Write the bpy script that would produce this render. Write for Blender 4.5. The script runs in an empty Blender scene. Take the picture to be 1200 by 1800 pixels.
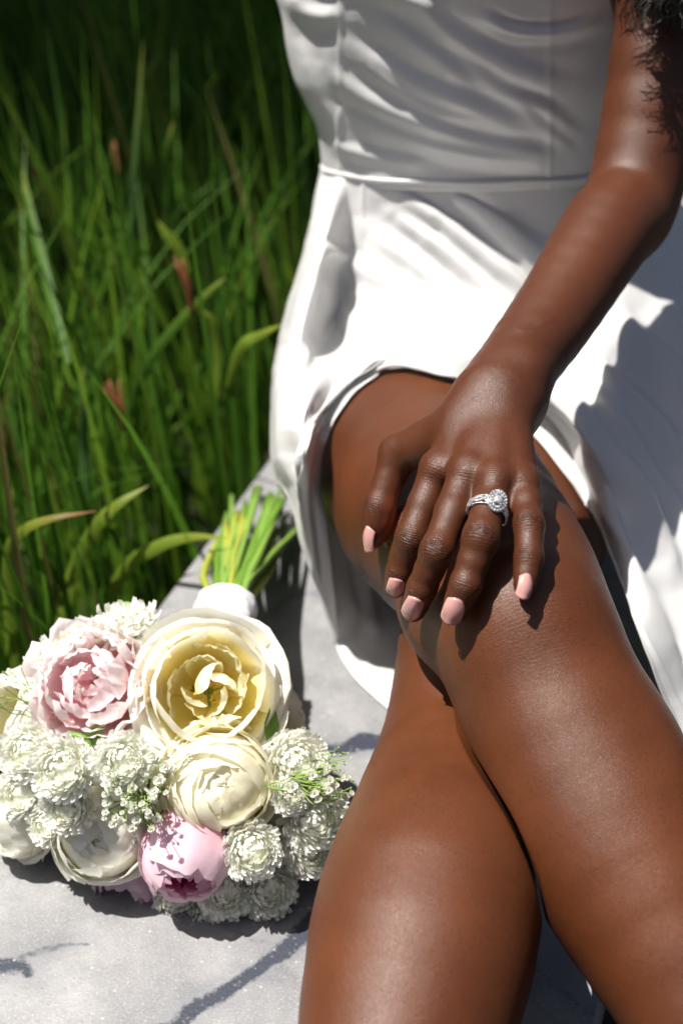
import bpy, bmesh, math, random
import numpy as np
from mathutils import Vector, Matrix, noise as mnoise
random.seed(7); rng = np.random.default_rng(7)
R = math.radians
sc = bpy.context.scene
COL = sc.collection

# ------------------------------------------------------------------ camera, sky, sun, exposure
PITCH = R(35.0)
CAM = np.array([0.0, -0.70, 0.75])
FWD = np.array([0.0, math.cos(PITCH), -math.sin(PITCH)])
UPV = np.array([0.0, math.sin(PITCH), math.cos(PITCH)])
RGT = np.array([1.0, 0.0, 0.0])
cd = bpy.data.cameras.new('camera'); cam = bpy.data.objects.new('camera', cd); COL.objects.link(cam)
cam.location = CAM; cam.rotation_euler = (math.pi/2 - PITCH, 0, 0)
cd.sensor_fit = 'VERTICAL'; cd.sensor_height = 36; cd.lens = 50
cd.clip_start = 0.05; cd.clip_end = 400
cd.dof.use_dof = True; cd.dof.focus_distance = 0.85; cd.dof.aperture_fstop = 4.5
sc.camera = cam
SUN_DIR = np.array([0.37, 0.0, -0.93]); SUN_DIR /= np.linalg.norm(SUN_DIR)   # the way the light travels
w = bpy.data.worlds.new('World'); sc.world = w; w.use_nodes = True
nt = w.node_tree; nt.nodes.clear()
sky = nt.nodes.new('ShaderNodeTexSky'); sky.sky_type = 'NISHITA'; sky.sun_disc = False
sky.dust_density = 4.0; sky.ozone_density = .6; sky.sun_elevation = math.asin(-SUN_DIR[2]); sky.sun_rotation = math.atan2(-SUN_DIR[0], -SUN_DIR[1])
bg = nt.nodes.new('ShaderNodeBackground'); bg.inputs[1].default_value = 0.038
wo = nt.nodes.new('ShaderNodeOutputWorld')
nt.links.new(sky.outputs[0], bg.inputs[0]); nt.links.new(bg.outputs[0], wo.inputs[0])
sd = bpy.data.lights.new('sun', 'SUN'); sun = bpy.data.objects.new('sun', sd); COL.objects.link(sun)
sd.energy = 4.8; sd.angle = R(0.5); sd.color = (1.0, 0.95, 0.88)
sun.rotation_euler = Vector(SUN_DIR).to_track_quat('-Z', 'Y').to_euler(); sun.location = (-2, 2, 5)
sc.view_settings.view_transform = 'Standard'; sc.view_settings.look = 'None'
sc.view_settings.exposure = 1.0; sc.view_settings.gamma = 1.0; sc.view_settings.use_curve_mapping = False
sc.render.engine = 'CYCLES'
sc.cycles.max_bounces = 14; sc.cycles.diffuse_bounces = 8; sc.cycles.glossy_bounces = 3
sc.cycles.transmission_bounces = 10; sc.cycles.use_denoising = True
sc.cycles.caustics_reflective = False; sc.cycles.caustics_refractive = False

def P(px, py, d):
    """point seen at photograph pixel (px, py) at depth d metres along the view axis"""
    px = np.asarray(px, float)[..., None]; py = np.asarray(py, float)[..., None]; d = np.asarray(d, float)[..., None]
    return CAM + d*(FWD + RGT*(px-600)/2500 + UPV*(900-py)/2500)
def proj(p):
    q = np.asarray(p) - CAM
    d = q@FWD
    return 600 + 2500*(q@RGT)/d, 900 - 2500*(q@UPV)/d, d
def onz(px, py, z=0.0):
    k = -math.sin(PITCH) + (900-py)/2500*math.cos(PITCH)
    return P(px, py, (z-CAM[2])/k)
def nrm(v):
    v = np.asarray(v, float); return v/np.maximum(np.linalg.norm(v, axis=-1, keepdims=True), 1e-12)

# ------------------------------------------------------------------ helpers
def tag(o, label=None, cat=None, group=None, kind=None):
    for k, v in (('label', label), ('category', cat), ('group', group), ('kind', kind)):
        if v: o[k] = v
    return o
def link(name, data, parent=None, mat=None):
    o = bpy.data.objects.new(name, data); COL.objects.link(o)
    if mat is not None and data is not None:
        data.materials.append(mat)
    if parent is not None:
        o.parent = parent
        o.matrix_parent_inverse = Matrix.Translation(parent.matrix_world.translation).inverted() if False else Matrix()
        # every mesh is written in world coordinates: undo the parent's offset
        off = Vector(PW(parent)); o.location = (0, 0, 0)
        data_off = -off
        o.location = data_off
    return o
def PW(o):
    v = Vector((0, 0, 0))
    while o is not None:
        v += o.location; o = o.parent
    return v
def empty(name, loc, label=None, cat=None, group=None):
    o = bpy.data.objects.new(name, None); COL.objects.link(o); o.location = Vector(loc); o.empty_display_size = 0.02
    return tag(o, label, cat, group)
def mesh_np(name, V, F, smooth=True, attrs=None):
    """V (n,3), F (m,4) or (m,3) int arrays or list of arrays"""
    me = bpy.data.meshes.new(name)
    V = np.asarray(V, np.float32)
    Fs = F if isinstance(F, list) else [F]
    Fs = [np.asarray(f, np.int32) for f in Fs if len(f)]
    nl = sum(f.size for f in Fs); nf = sum(len(f) for f in Fs)
    me.vertices.add(len(V)); me.vertices.foreach_set('co', V.ravel())
    me.loops.add(nl); me.loops.foreach_set('vertex_index', np.concatenate([f.ravel() for f in Fs]))
    me.polygons.add(nf)
    st = []; s = 0
    for f in Fs:
        k = f.shape[1]; st.append(s+np.arange(len(f))*k); s += f.size
    me.polygons.foreach_set('loop_start', np.concatenate(st).astype(np.int32))
    me.update(calc_edges=True)
    if smooth: me.polygons.foreach_set('use_smooth', np.ones(nf, bool))
    for k, a in (attrs or {}).items():
        a = np.asarray(a, np.float32)
        if a.ndim == 2:
            if a.shape[1] == 3: a = np.concatenate([a, np.ones((len(a), 1), np.float32)], 1)
            t = me.attributes.new(k, 'FLOAT_COLOR', 'POINT'); t.data.foreach_set('color', a.ravel())
        else:
            t = me.attributes.new(k, 'FLOAT', 'POINT'); t.data.foreach_set('value', a)
    me.validate(clean_customdata=False)
    return me
def gridF(nu, nv, off=0, wrap=False):
    """quads of an nu x nv vertex grid (v fastest); wrap closes u"""
    iu = np.arange(nu if wrap else nu-1); iv = np.arange(nv-1)
    a, b = np.meshgrid(iu, iv, indexing='ij'); a2 = (a+1) % nu
    return (np.stack([a*nv+b, a2*nv+b, a2*nv+b+1, a*nv+b+1], -1).reshape(-1, 4)+off).astype(np.int32)
class MB:
    def __init__(s): s.V = []; s.F4 = []; s.F3 = []; s.n = 0; s.A = {}
    def add(s, V, F4=None, F3=None, **at):
        V = np.asarray(V, float).reshape(-1, 3)
        if F4 is not None and len(F4): s.F4.append(np.asarray(F4)+s.n)
        if F3 is not None and len(F3): s.F3.append(np.asarray(F3)+s.n)
        for k, a in at.items():
            a = np.asarray(a, float)
            if a.ndim == 1 and len(a) == 3 and len(V) != 3: a = np.tile(a, (len(V), 1))
            if a.ndim == 0: a = np.full(len(V), float(a))
            s.A.setdefault(k, []).append(a)
        s.V.append(V); s.n += len(V)
    def build(s, name, mat, parent=None, smooth=True):
        F = []
        if s.F4: F.append(np.concatenate(s.F4))
        if s.F3: F.append(np.concatenate(s.F3))
        me = mesh_np(name, np.concatenate(s.V), F, smooth, {k: np.concatenate(a) for k, a in s.A.items()})
        return link(name, me, parent, mat)
def frame(d, hint=(0, 0, 1)):
    d = nrm(d); h = np.asarray(hint, float)
    if abs(d@nrm(h)) > .95: h = np.array([1., 0, 0])
    x = nrm(np.cross(h, d)); y = np.cross(d, x)
    return x, y, d
def tube(mb, pts, rad, n=8, cap=True, **at):
    pts = np.asarray(pts, float); rad = np.broadcast_to(np.asarray(rad, float), (len(pts),))
    t = nrm(np.gradient(pts, axis=0)); x, y, _ = frame(t[0]); V = []
    for p, tt, r in zip(pts, t, rad):
        x = nrm(x - tt*(x@tt)); y = np.cross(tt, x)
        a = np.arange(n)*2*math.pi/n
        V.append(p + r*(np.cos(a)[:, None]*x + np.sin(a)[:, None]*y))
    V = np.array(V)                                   # (len, n, 3)
    m = len(pts); F = gridF(n, m, wrap=True)
    V = V.transpose(1, 0, 2).reshape(-1, 3)
    F3 = []
    if cap:
        V = np.concatenate([V, pts[:1], pts[-1:]]); c0, c1 = n*m, n*m+1
        for i in range(n):
            j = (i+1) % n
            F3 += [[i*m, c0, j*m], [i*m+m-1, j*m+m-1, c1]]
    mb.add(V, F, F3, **at)
def catmull(pts, n):
    pts = np.asarray(pts, float); m = len(pts)
    q = np.concatenate([[2*pts[0]-pts[1]], pts, [2*pts[-1]-pts[-2]]])
    t = np.linspace(0, m-1-1e-9, n); i = t.astype(int); f = (t-i)[:, None]
    p0, p1, p2, p3 = q[i], q[i+1], q[i+2], q[i+3]
    return .5*((2*p1)+(-p0+p2)*f+(2*p0-5*p1+4*p2-p3)*f*f+(-p0+3*p1-3*p2+p3)*f**3)
def sstep(a, b, x):
    t = np.clip((np.asarray(x, float)-a)/(b-a), 0, 1); return t*t*(3-2*t)
# cheap value noise on points
_perm = rng.random((64, 64, 64)).astype(np.float32)
def vnoise(p):
    p = np.asarray(p, float); i = np.floor(p).astype(int); f = p-i; f = f*f*(3-2*f); r = 0
    for dx in (0, 1):
        for dy in (0, 1):
            for dz in (0, 1):
                wgt = (f[..., 0] if dx else 1-f[..., 0])*(f[..., 1] if dy else 1-f[..., 1])*(f[..., 2] if dz else 1-f[..., 2])
                r = r + wgt*_perm[(i[..., 0]+dx) & 63, (i[..., 1]+dy) & 63, (i[..., 2]+dz) & 63]
    return r*2-1

# ------------------------------------------------------------------ materials
class NT:
    def __init__(s, name):
        s.m = bpy.data.materials.new(name); s.m.use_nodes = True; s.t = s.m.node_tree
        s.t.nodes.clear(); s.out = s.n('OutputMaterial')
        s.b = s.n('BsdfPrincipled'); s.l(s.b.outputs[0], s.out.inputs[0])
    def n(s, t, **kw):
        x = s.t.nodes.new('ShaderNode'+t)
        for k, v in kw.items():
            if k.startswith('_'): setattr(x, k[1:], v)
        return x
    def l(s, a, b): s.t.links.new(a, b)
    def set(s, **kw):
        for k, v in kw.items():
            i = s.b.inputs[k.replace('_', ' ')]
            if hasattr(v, 'links') or isinstance(v, bpy.types.NodeSocket): s.l(v, i)
            else: i.default_value = v
    def co(s): return s.n('TexCoord').outputs['Object']
    def geo(s): return s.n('NewGeometry').outputs['Position']
    def noise(s, scale, detail=3, rough=.55, vec=None, dist=0):
        x = s.n('TexNoise'); x.inputs['Scale'].default_value = scale; x.inputs['Detail'].default_value = detail
        x.inputs['Roughness'].default_value = rough; x.inputs['Distortion'].default_value = dist
        s.l(vec or s.geo(), x.inputs['Vector']); return x.outputs['Fac']
    def voro(s, scale, feat='F1', vec=None, out='Distance'):
        x = s.n('TexVoronoi'); x.feature = feat; x.inputs['Scale'].default_value = scale
        s.l(vec or s.geo(), x.inputs['Vector']); return x.outputs[out]
    def math(s, op, a, b=0.0, c=0.0, clamp=False):
        x = s.n('Math'); x.operation = op; x.use_clamp = clamp
        for i, v in enumerate((a, b, c)):
            if isinstance(v, bpy.types.NodeSocket): s.l(v, x.inputs[i])
            else: x.inputs[i].default_value = v
        return x.outputs[0]
    def ramp(s, fac, stops, interp='LINEAR'):
        x = s.n('ValToRGB'); x.color_ramp.interpolation = interp; e = x.color_ramp.elements
        while len(e) < len(stops): e.new(.5)
        for i, (p, c) in enumerate(stops):
            e[i].position = p; e[i].color = (c, c, c, 1) if isinstance(c, (int, float)) else (*c, 1)
        s.l(fac, x.inputs[0]); return x.outputs[0]
    def mix(s, f, a, b, mode='MIX'):
        x = s.n('Mix'); x.data_type = 'RGBA'; x.blend_type = mode
        for i, v in ((0, f), (6, a), (7, b)):
            if isinstance(v, bpy.types.NodeSocket): s.l(v, x.inputs[i])
            elif i == 0: x.inputs[0].default_value = v
            else: x.inputs[i].default_value = (*v, 1)
        return x.outputs[2]
    def attr(s, name, out='Fac'):
        x = s.n('Attribute'); x.attribute_name = name; return x.outputs[out]
    def bump(s, h, strength=.3, dist=.001, chain=None):
        x = s.n('Bump'); x.inputs['Strength'].default_value = strength; x.inputs['Distance'].default_value = dist
        s.l(h, x.inputs['Height'])
        if chain is not None: s.l(chain, x.inputs['Normal'])
        return x.outputs[0]
    def translucent(s, col, fac, normal=None):
        t = s.n('BsdfTranslucent'); mx = s.n('MixShader'); mx.inputs[0].default_value = fac
        if isinstance(col, bpy.types.NodeSocket): s.l(col, t.inputs[0])
        else: t.inputs[0].default_value = (*col, 1)
        s.l(s.b.outputs[0], mx.inputs[1]); s.l(t.outputs[0], mx.inputs[2]); s.l(mx.outputs[0], s.out.inputs[0])

def m_skin():
    m = NT('skin')
    big = m.noise(14, 3); mid = m.noise(90, 4, .6); fine = m.noise(1700, 3, .6)
    c = m.mix(m.ramp(big, [(.3, 0.), (.7, 1.)]), (.064, .0182, .0060), (.088, .0255, .0086))
    c = m.mix(m.math('MULTIPLY', m.ramp(mid, [(.35, 0.), (.75, 1.)]), .35), c, (.075, .020, .008))
    # hair follicles: small darker dots, on the legs only
    v = m.voro(340); dots = m.ramp(v, [(.20, 1.), (.36, 0.)])
    dn = m.ramp(m.noise(60, 2), [(.36, .15), (.6, 1.)])
    c = m.mix(m.math('MULTIPLY', m.math('MULTIPLY', m.math('MULTIPLY', dots, dn), m.attr('leg')), .65), c, (.025, .010, .006))
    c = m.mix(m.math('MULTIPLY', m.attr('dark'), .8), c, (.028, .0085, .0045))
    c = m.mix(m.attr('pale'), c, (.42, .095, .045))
    c = m.mix(m.math('MULTIPLY', m.attr('leg'), .38), c, m.mix(m.ramp(big, [(.3, 0.), (.7, 1.)]), (.067, .0185, .0050), (.114, .0340, .0088)))
    # pores, then creases: waves along the limb axis near the joints
    t = m.attr('wrt'); wob = m.math('MULTIPLY', m.math('SUBTRACT', m.noise(190, 3), .5), 11.)
    wv = m.math('SINE', m.math('ADD', m.math('MULTIPLY', t, 3900.), wob))
    wv = m.math('MULTIPLY', m.math('ADD', wv, 1.), .5)
    wv = m.math('POWER', wv, .55)
    hcr = m.math('MULTIPLY', m.math('MULTIPLY', wv, m.attr('wrm')), m.ramp(m.noise(340, 2), [(.3, .2), (.65, 1.)]))
    pv = m.voro(1150, 'DISTANCE_TO_EDGE')
    n1 = m.bump(fine, .25, .0005)
    n1 = m.bump(m.ramp(pv, [(0, 0.), (.12, 1.)]), .24, .0005, n1)
    n1 = m.bump(m.noise(420, 3), .10, .0008, n1)
    n2 = m.bump(hcr, .9, .0005, n1)
    rough = m.math('ADD', m.math('MULTIPLY', m.noise(700, 3), .22), .31)
    m.set(Base_Color=c, Roughness=rough, Normal=n2, IOR=1.42)
    m.b.inputs['Subsurface Weight'].default_value = .08
    m.b.inputs['Subsurface Radius'].default_value = (1.0, .32, .14); m.b.inputs['Subsurface Scale'].default_value = .004
    m.b.inputs['Specular IOR Level'].default_value = .48
    return m.m
def m_satin(name='satin', base=(.69, .69, .69)):
    m = NT(name)
    wv = m.noise(2600, 2)
    n = m.bump(m.noise(55, 4, .5), .10, .004)
    n = m.bump(wv, .10, .0002, n)
    c = m.mix(m.noise(9, 2), base, tuple(x*.96 for x in base))
    m.set(Base_Color=c, Roughness=.27, Normal=n)
    m.b.inputs['Sheen Weight'].default_value = .12; m.b.inputs['Anisotropic'].default_value = .35
    m.b.inputs['Specular IOR Level'].default_value = .75
    m.translucent((.78, .77, .74), .22)
    return m.m
def m_marble():
    m = NT('marble')
    n1 = m.noise(16, 6, .62); n2 = m.noise(110, 5, .7); n3 = m.noise(520, 4, .7)
    c = m.mix(m.ramp(n1, [(.30, 0.), (.72, 1.)]), (.12, .122, .13), (.30, .30, .30))
    c = m.mix(m.ramp(n2, [(.42, 0.), (.62, .55)]), c, (.19, .193, .205))
    c = m.mix(m.ramp(n3, [(.52, 0.), (.66, .35)]), c, (.42, .41, .40))
    c = m.mix(m.ramp(m.noise(60, 3), [(.64, 0.), (.78, .25)]), c, (.24, .20, .155))
    soft = m.math('MULTIPLY', m.attr('veil'), m.ramp(m.noise(45, 4), [(.3, .2), (.7, 1.)]), clamp=True)
    c = m.mix(m.math('MULTIPLY', soft, .7), c, (.10, .11, .135))
    vn = m.math('MULTIPLY', m.ramp(m.math('ADD', m.attr('vein'), m.math('MULTIPLY', m.math('SUBTRACT', m.noise(260, 4, .7), .5), .9)), [(.42, 0.), (.72, 1.)]), m.ramp(m.noise(130, 5, .7), [(.2, .55), (.42, 1.)]), clamp=True)
    c = m.mix(vn, c, (.022, .028, .045))
    v = m.n('TexVoronoi'); v.inputs['Scale'].default_value = 420; m.l(m.geo(), v.inputs['Vector'])
    cell = m.n('SeparateColor'); m.l(v.outputs['Color'], cell.inputs[0])
    fleck = m.math('MULTIPLY', m.math('GREATER_THAN', cell.outputs[0], m.math('ADD', m.math('MULTIPLY', m.noise(30, 3), .12), .915)), m.math('LESS_THAN', v.outputs['Distance'], .45))
    c = m.mix(m.math('MULTIPLY', fleck, .45), c, (.48, .48, .48))
    sp = m.math('MULTIPLY', m.math('GREATER_THAN', cell.outputs[1], .93), m.math('LESS_THAN', v.outputs['Distance'], .5))
    c = m.mix(m.math('MULTIPLY', sp, .4), c, (.16, .15, .14))
    nn = m.bump(m.noise(420, 4, .7), .35, .0012)
    cb = m.math('MULTIPLY', cell.outputs[2], fleck)
    nn = m.bump(cb, .5, .002, nn)
    m.set(Base_Color=c, Roughness=m.math('SUBTRACT', .5, m.math('MULTIPLY', fleck, .3)), Normal=nn)
    return m.m
def m_grass():
    m = NT('grass_blade')
    c = m.attr('col', 'Color')
    c2 = m.mix(m.ramp(m.noise(40, 2), [(.3, 0.), (.8, .5)]), c, (.03, .08, .008))
    m.set(Base_Color=c2, Roughness=.5, Normal=m.bump(m.noise(300, 2), .2, .001))
    m.b.inputs['Specular IOR Level'].default_value = .3
    m.translucent(c, .42)
    return m.m
def m_petal(name='petal', tr=.5, rough=.55, sss=.0):
    m = NT(name)
    c = m.attr('col', 'Color')
    c = m.mix(m.ramp(m.noise(220, 3), [(.35, 0.), (.8, .12)]), c, (.70, .66, .45), 'MULTIPLY')
    n = m.bump(m.noise(260, 4, .6), .16, .0012)
    m.set(Base_Color=c, Roughness=rough, Normal=n)
    m.b.inputs['Sheen Weight'].default_value = .1; m.b.inputs['Specular IOR Level'].default_value = .3
    m.translucent(c, tr)
    return m.m
def m_plain(name, col, rough=.5, tr=0., var=.25, scale=120, metal=0.):
    m = NT(name)
    c = m.mix(m.noise(scale, 4), col, tuple(x*(1-var) for x in col))
    m.set(Base_Color=c, Roughness=rough, Metallic=metal, Normal=m.bump(m.noise(scale*4, 3), .2, .0008))
    if tr: m.translucent(c, tr)
    return m.m
def m_soil():
    m = NT('soil')
    c = m.mix(m.ramp(m.noise(30, 6, .7), [(.35, 0.), (.7, 1.)]), (.010, .007, .005), (.045, .030, .020))
    m.set(Base_Color=c, Roughness=.95, Normal=m.bump(m.noise(60, 6, .7), 1., .03))
    return m.m
SKIN = m_skin(); SATIN = m_satin(); MARBLE = m_marble(); GRASS = m_grass(); PETAL = m_petal(); SOIL = m_soil()
MUMP = m_petal('mum_petal', .36, .5)
RIBBON = m_satin('ribbon_satin', (.80, .82, .88))
GREEN = m_plain('stem_green', (.14, .27, .03), .45, .1)
STEMS = [GREEN, m_plain('stem_yellow', (.34, .38, .05), .5, .1), m_plain('stem_pale', (.20, .34, .06), .5, .1)]
LEAFM = m_plain('leaf_green', (.035, .085, .014), .45, .25)
BROWN = m_plain('dry_brown', (.22, .075, .02), .7, .25)
HAIR = m_plain('black_hair', (.003, .0026, .0026), .55)
BARK = m_plain('bark', (.06, .045, .032), .9, scale=25)
STONE = m_plain('pebble', (.22, .19, .17), .8, scale=70)

# ------------------------------------------------------------------ ground, bench, grass
E0, E1 = onz(500, 770)[:2], onz(0, 1440)[:2]
ED = nrm(E0-E1); EN = np.array([-ED[1], ED[0]])            # along the bench, and out of it to the grass side
BR = onz(1063, 1745)[:2]
WID = float((E1-BR)@EN)                                    # bench depth
GZ = -0.36
def noise2(x, y, s, o=0): return vnoise(np.stack([x*s+o, y*s+o*1.7, np.full_like(x, o*.37+.5)], -1))
gx, gy = np.meshgrid(np.linspace(-3, 3, 160), np.linspace(-1.5, 6, 200), indexing='ij')
hz = GZ + .02*noise2(gx, gy, 3.1) + .012*noise2(gx, gy, 11, 3)
mb = MB(); mb.add(np.stack([gx, gy, hz], -1), gridF(160, 200)); g = mb.build('ground', SOIL)
tag(g, kind='structure')
mb = MB(); mb.add([[-200, -200, GZ-.06], [200, -200, GZ-.06], [200, 200, GZ-.06], [-200, 200, GZ-.06]], [[0, 1, 2, 3]])
tag(mb.build('terrain', SOIL), kind='structure')

bench = empty('marble_bench', (0, 0, GZ), 'grey and white veined marble bench slab the woman and bouquet rest on', 'bench')
def bench_pt(a, b, z):          # a along, b across (0 at grass side edge, towards the viewer's right)
    p = E1 + ED*a - EN*b
    return np.stack([p[..., 0] if p.ndim > 1 else p[0], p[..., 1] if p.ndim > 1 else p[1], z], -1)
na, nb = 640, 170
A, B = np.meshgrid(np.linspace(-.55, 1.35, na), np.linspace(.003, WID-.003, nb), indexing='ij')
XY = E1[None, None]+ED*A[..., None]-EN*B[..., None]
top = np.concatenate([XY, np.full(A.shape+(1,), 0.)], -1)
def seg_dist(p, pts):
    best = np.full(p.shape[:-1], 9.)
    for a, b in zip(pts[:-1], pts[1:]):
        ab = b-a; t = np.clip(((p-a)@ab)/(ab@ab), 0, 1); best = np.minimum(best, np.linalg.norm(p-(a+t[..., None]*ab), axis=-1))
    return best
veins = [([(250, 1830), (330, 1790), (400, 1735), (450, 1700), (520, 1640), (600, 1560)], .0042, 1.0),
         ([(-40, 1700), (20, 1695), (60, 1712)], .003, .8), ([(40, 1690), (100, 1665), (150, 1660)], .003, .6),
         ([(560, 1318), (620, 1305), (690, 1300), (760, 1270)], .0045, 1.0), ([(540, 1640), (500, 1655), (430, 1640), (300, 1600)], .003, .5),
         ([(430, 960), (520, 900), (600, 860)], .004, .6), ([(480, 1075), (530, 1040), (600, 1050)], .004, .5),
         ([(900, 1660), (960, 1720), (1040, 1790)], .004, .5)]
vein = np.zeros(A.shape); veil = np.zeros(A.shape)
wp = XY + .006*np.stack([noise2(XY[..., 0], XY[..., 1], 60, 5), noise2(XY[..., 0], XY[..., 1], 60, 9)], -1) \
        + .006*np.stack([noise2(XY[..., 0], XY[..., 1], 20, 2), noise2(XY[..., 0], XY[..., 1], 20, 7)], -1)
for pts, wd, st in veins:
    q = np.array([onz(*p)[:2] for p in pts]); dd = seg_dist(wp, q)
    vein = np.maximum(vein, st*np.exp(-(dd/(wd*1.5))**2)); veil = np.maximum(veil, st*np.exp(-(dd/(wd*3.2))**2))
# slab with a small rounded arris, sides 6 cm deep
mb = MB(); mb.add(top, gridF(na, nb), vein=vein.ravel(), veil=veil.ravel())
def strip(b_of, zs):
    Aq = np.linspace(-.55, 1.35, 200); rows = []
    for b, z in zip(b_of, zs):
        xy = E1+ED*Aq[:, None]-EN*b; rows.append(np.concatenate([xy, np.full((200, 1), z)], -1))
    V = np.stack(rows, 1); mb.add(V, gridF(200, len(zs)), vein=np.zeros(V.size//3), veil=np.zeros(V.size//3))
strip([.003, .001, 0, 0, .003], [0., -.001, -.003, -.055, -.058])
strip([WID-.003, WID-.001, WID, WID, WID-.003], [0., -.001, -.003, -.055, -.058])
mb.build('slab', MARBLE, bench)
def box(mb, pts8, **at):
    mb.add(pts8, [[0, 1, 2, 3], [4, 7, 6, 5], [0, 4, 5, 1], [1, 5, 6, 2], [2, 6, 7, 3], [3, 7, 4, 0]], **at)
mb = MB()
c = [(E1+ED*a-EN*b) for a, b in ((-.54, .04), (1.34, .04), (1.34, WID-.04), (-.54, WID-.04))]
box(mb, [[*p, -.0585] for p in c]+[[*p, GZ-.03] for p in c], vein=0., veil=0.2)
mb.build('base', MARBLE, bench, smooth=False)

def blade(mb, base, L, wd, lean, bend, twist, col, n=7, tipcol=None):
    """a grass blade: base point, length, width, lean angle vector (x,y), bend"""
    s = np.linspace(0, 1, n); az = math.atan2(lean[1], lean[0]); l0 = math.hypot(*lean)
    th = l0 + bend*s**1.7
    ds = L/(n-1)
    h = np.concatenate([[0], np.cumsum(np.sin((th[:-1]+th[1:])/2)*ds)]); z = np.concatenate([[0], np.cumsum(np.cos((th[:-1]+th[1:])/2)*ds)])
    c = np.array([math.cos(az), math.sin(az), 0])
    cen = np.asarray(base)+h[:, None]*c+z[:, None]*np.array([0, 0, 1.])
    ta = twist*(.3+s); sd = np.array([-math.sin(az), math.cos(az), 0])
    nn = np.cos(th)[:, None]*c - np.sin(th)[:, None]*np.array([0, 0, 1.])
    side = np.cos(ta)[:, None]*sd+np.sin(ta)[:, None]*nn; up = np.cross(side, nrm(np.gradient(cen, axis=0)))
    ww = wd*.5*np.clip(np.minimum(.55+s*2, 1.0)*(1-s**2.6), .02, 1)
    V = np.stack([cen-side*ww[:, None], cen+up*ww[:, None]*.35, cen+side*ww[:, None]], 0)
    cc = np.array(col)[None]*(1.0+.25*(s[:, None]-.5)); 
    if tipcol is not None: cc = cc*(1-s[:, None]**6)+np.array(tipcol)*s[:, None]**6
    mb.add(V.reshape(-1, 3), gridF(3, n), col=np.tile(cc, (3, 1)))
def outside(x, y, m=.02):
    q = np.array([x, y])-E1; return q@EN > m or q@EN < -(WID+m)
mb = MB(); cnt = 0
for i in range(12500):
    # clumped over the bed; denser near
    y = -.25+4.4*random.random()**1.5; x = -1.55+random.random()*(2.1+.2*y)
    if x < -.75-.33*max(y, 0): continue
    if not outside(x, y, .025): continue
    q = np.array([x, y])-E1
    if q@EN < 0: continue
    cl = noise2(np.array([x]), np.array([y]), 7, 4)[0]
    if cl < -.25 and random.random() < .75: continue
    L = random.uniform(.36, .66)*(1+.18*cl); wd = random.uniform(.005, .0105)
    az = random.gauss(2.5, 1.1); ln = abs(random.gauss(.16, .16)); lean = (math.cos(az)*ln, math.sin(az)*ln)
    d_edge = q@EN
    if d_edge < .25 and lean[0] > 0: lean = (-lean[0]*.4, lean[1])
    bend = abs(random.gauss(.3, .5))
    if d_edge < .2: bend = min(bend, .3)
    t = random.random(); col = (.032+.06*t, .09+.12*t, .007+.009*t)
    if random.random() < .05: col = (.16, .13, .04)
    elif random.random() < .30: col = (.17, .30, .025)
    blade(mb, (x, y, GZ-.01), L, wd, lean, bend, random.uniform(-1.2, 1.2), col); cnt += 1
tag(mb.build('grass', GRASS), 'dense bed of long green grass blades behind the bench', kind='stuff')
# low leaf litter between the tufts
mb = MB()
for i in range(1500):
    y = -.2+4.2*random.random()**1.4; x = -1.6+random.random()*2.4
    q = np.array([x, y])-E1
    if q@EN < .03: continue
    r = random.uniform(.005, .018); a = rng.normal(size=(3, 3)); a = np.linalg.qr(a)[0]
    u = np.array([[1, 0, 0], [-1, 0, 0], [0, 1, 0], [0, -1, 0], [0, 0, 1], [0, 0, -1]])*[1, .8, .6]*r
    V = u@a+np.array([x, y, GZ+.006+r*.2])
    mb.add(V, None, [[0, 2, 4], [2, 1, 4], [1, 3, 4], [3, 0, 4], [2, 0, 5], [1, 2, 5], [3, 1, 5], [0, 3, 5]])
tag(mb.build('gravel', STONE), 'pale pebbles on the dark soil between the grass', kind='stuff')

def ribbon_px(name, pts, wd, col, label, group='single long grass blades in front of the bed', tip=(.3, .3, .05), roll=.5):
    """one blade given by (px, py, depth) points from root to tip"""
    c = catmull([P(*p) for p in pts], 22); t = nrm(np.gradient(c, axis=0)); s = np.linspace(0, 1, 22)
    view = nrm(CAM-c); side = nrm(np.cross(t, view)); up = np.cross(side, t)
    side = nrm(side*math.cos(roll)+up*math.sin(roll)); up = np.cross(side, t)
    ww = wd*.5*np.clip(np.minimum(.5+s*2.5, 1)*(1-s**3.2), .03, 1)[:, None]
    V = np.stack([c-side*ww, c+up*ww*.4, c+side*ww], 0).reshape(-1, 3)
    cc = np.array(col)[None]*(1-s[:, None]**5)+np.array(tip)*s[:, None]**5
    mb = MB(); mb.add(V, gridF(3, 22), col=np.tile(cc, (3, 1)))
    tag(mb.build('grass_blade', GRASS), label, 'grass blade', group)
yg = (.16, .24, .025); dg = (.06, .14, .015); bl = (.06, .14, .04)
ribbon_px('b', [(30, 1330, 1.25), (22, 1150, 1.22), (15, 985, 1.18), (40, 935, 1.14), (90, 912, 1.12), (172, 898, 1.12)], .012, yg, 'pale green blade bending right at the lower left with a reddish tip', tip=(.3, .06, .03))
ribbon_px('b', [(95, 1160, 1.28), (128, 1010, 1.25), (170, 925, 1.2), (210, 885, 1.18), (262, 853, 1.18)], .014, yg, 'broad yellow-green blade slanting up to the right above the peony')
ribbon_px('b', [(150, 1150, 1.3), (215, 1010, 1.24), (270, 965, 1.2), (330, 945, 1.18), (400, 945, 1.15)], .013, yg, 'arching yellow-green blade reaching over the marble to the stems', roll=.2)
ribbon_px('b', [(215, 760, 1.5), (235, 700, 1.48), (270, 625, 1.42), (320, 560, 1.38), (370, 510, 1.35), (398, 487, 1.34)], .012, dg, 'curved green blade below the upper brown seed head pointing right')
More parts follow.
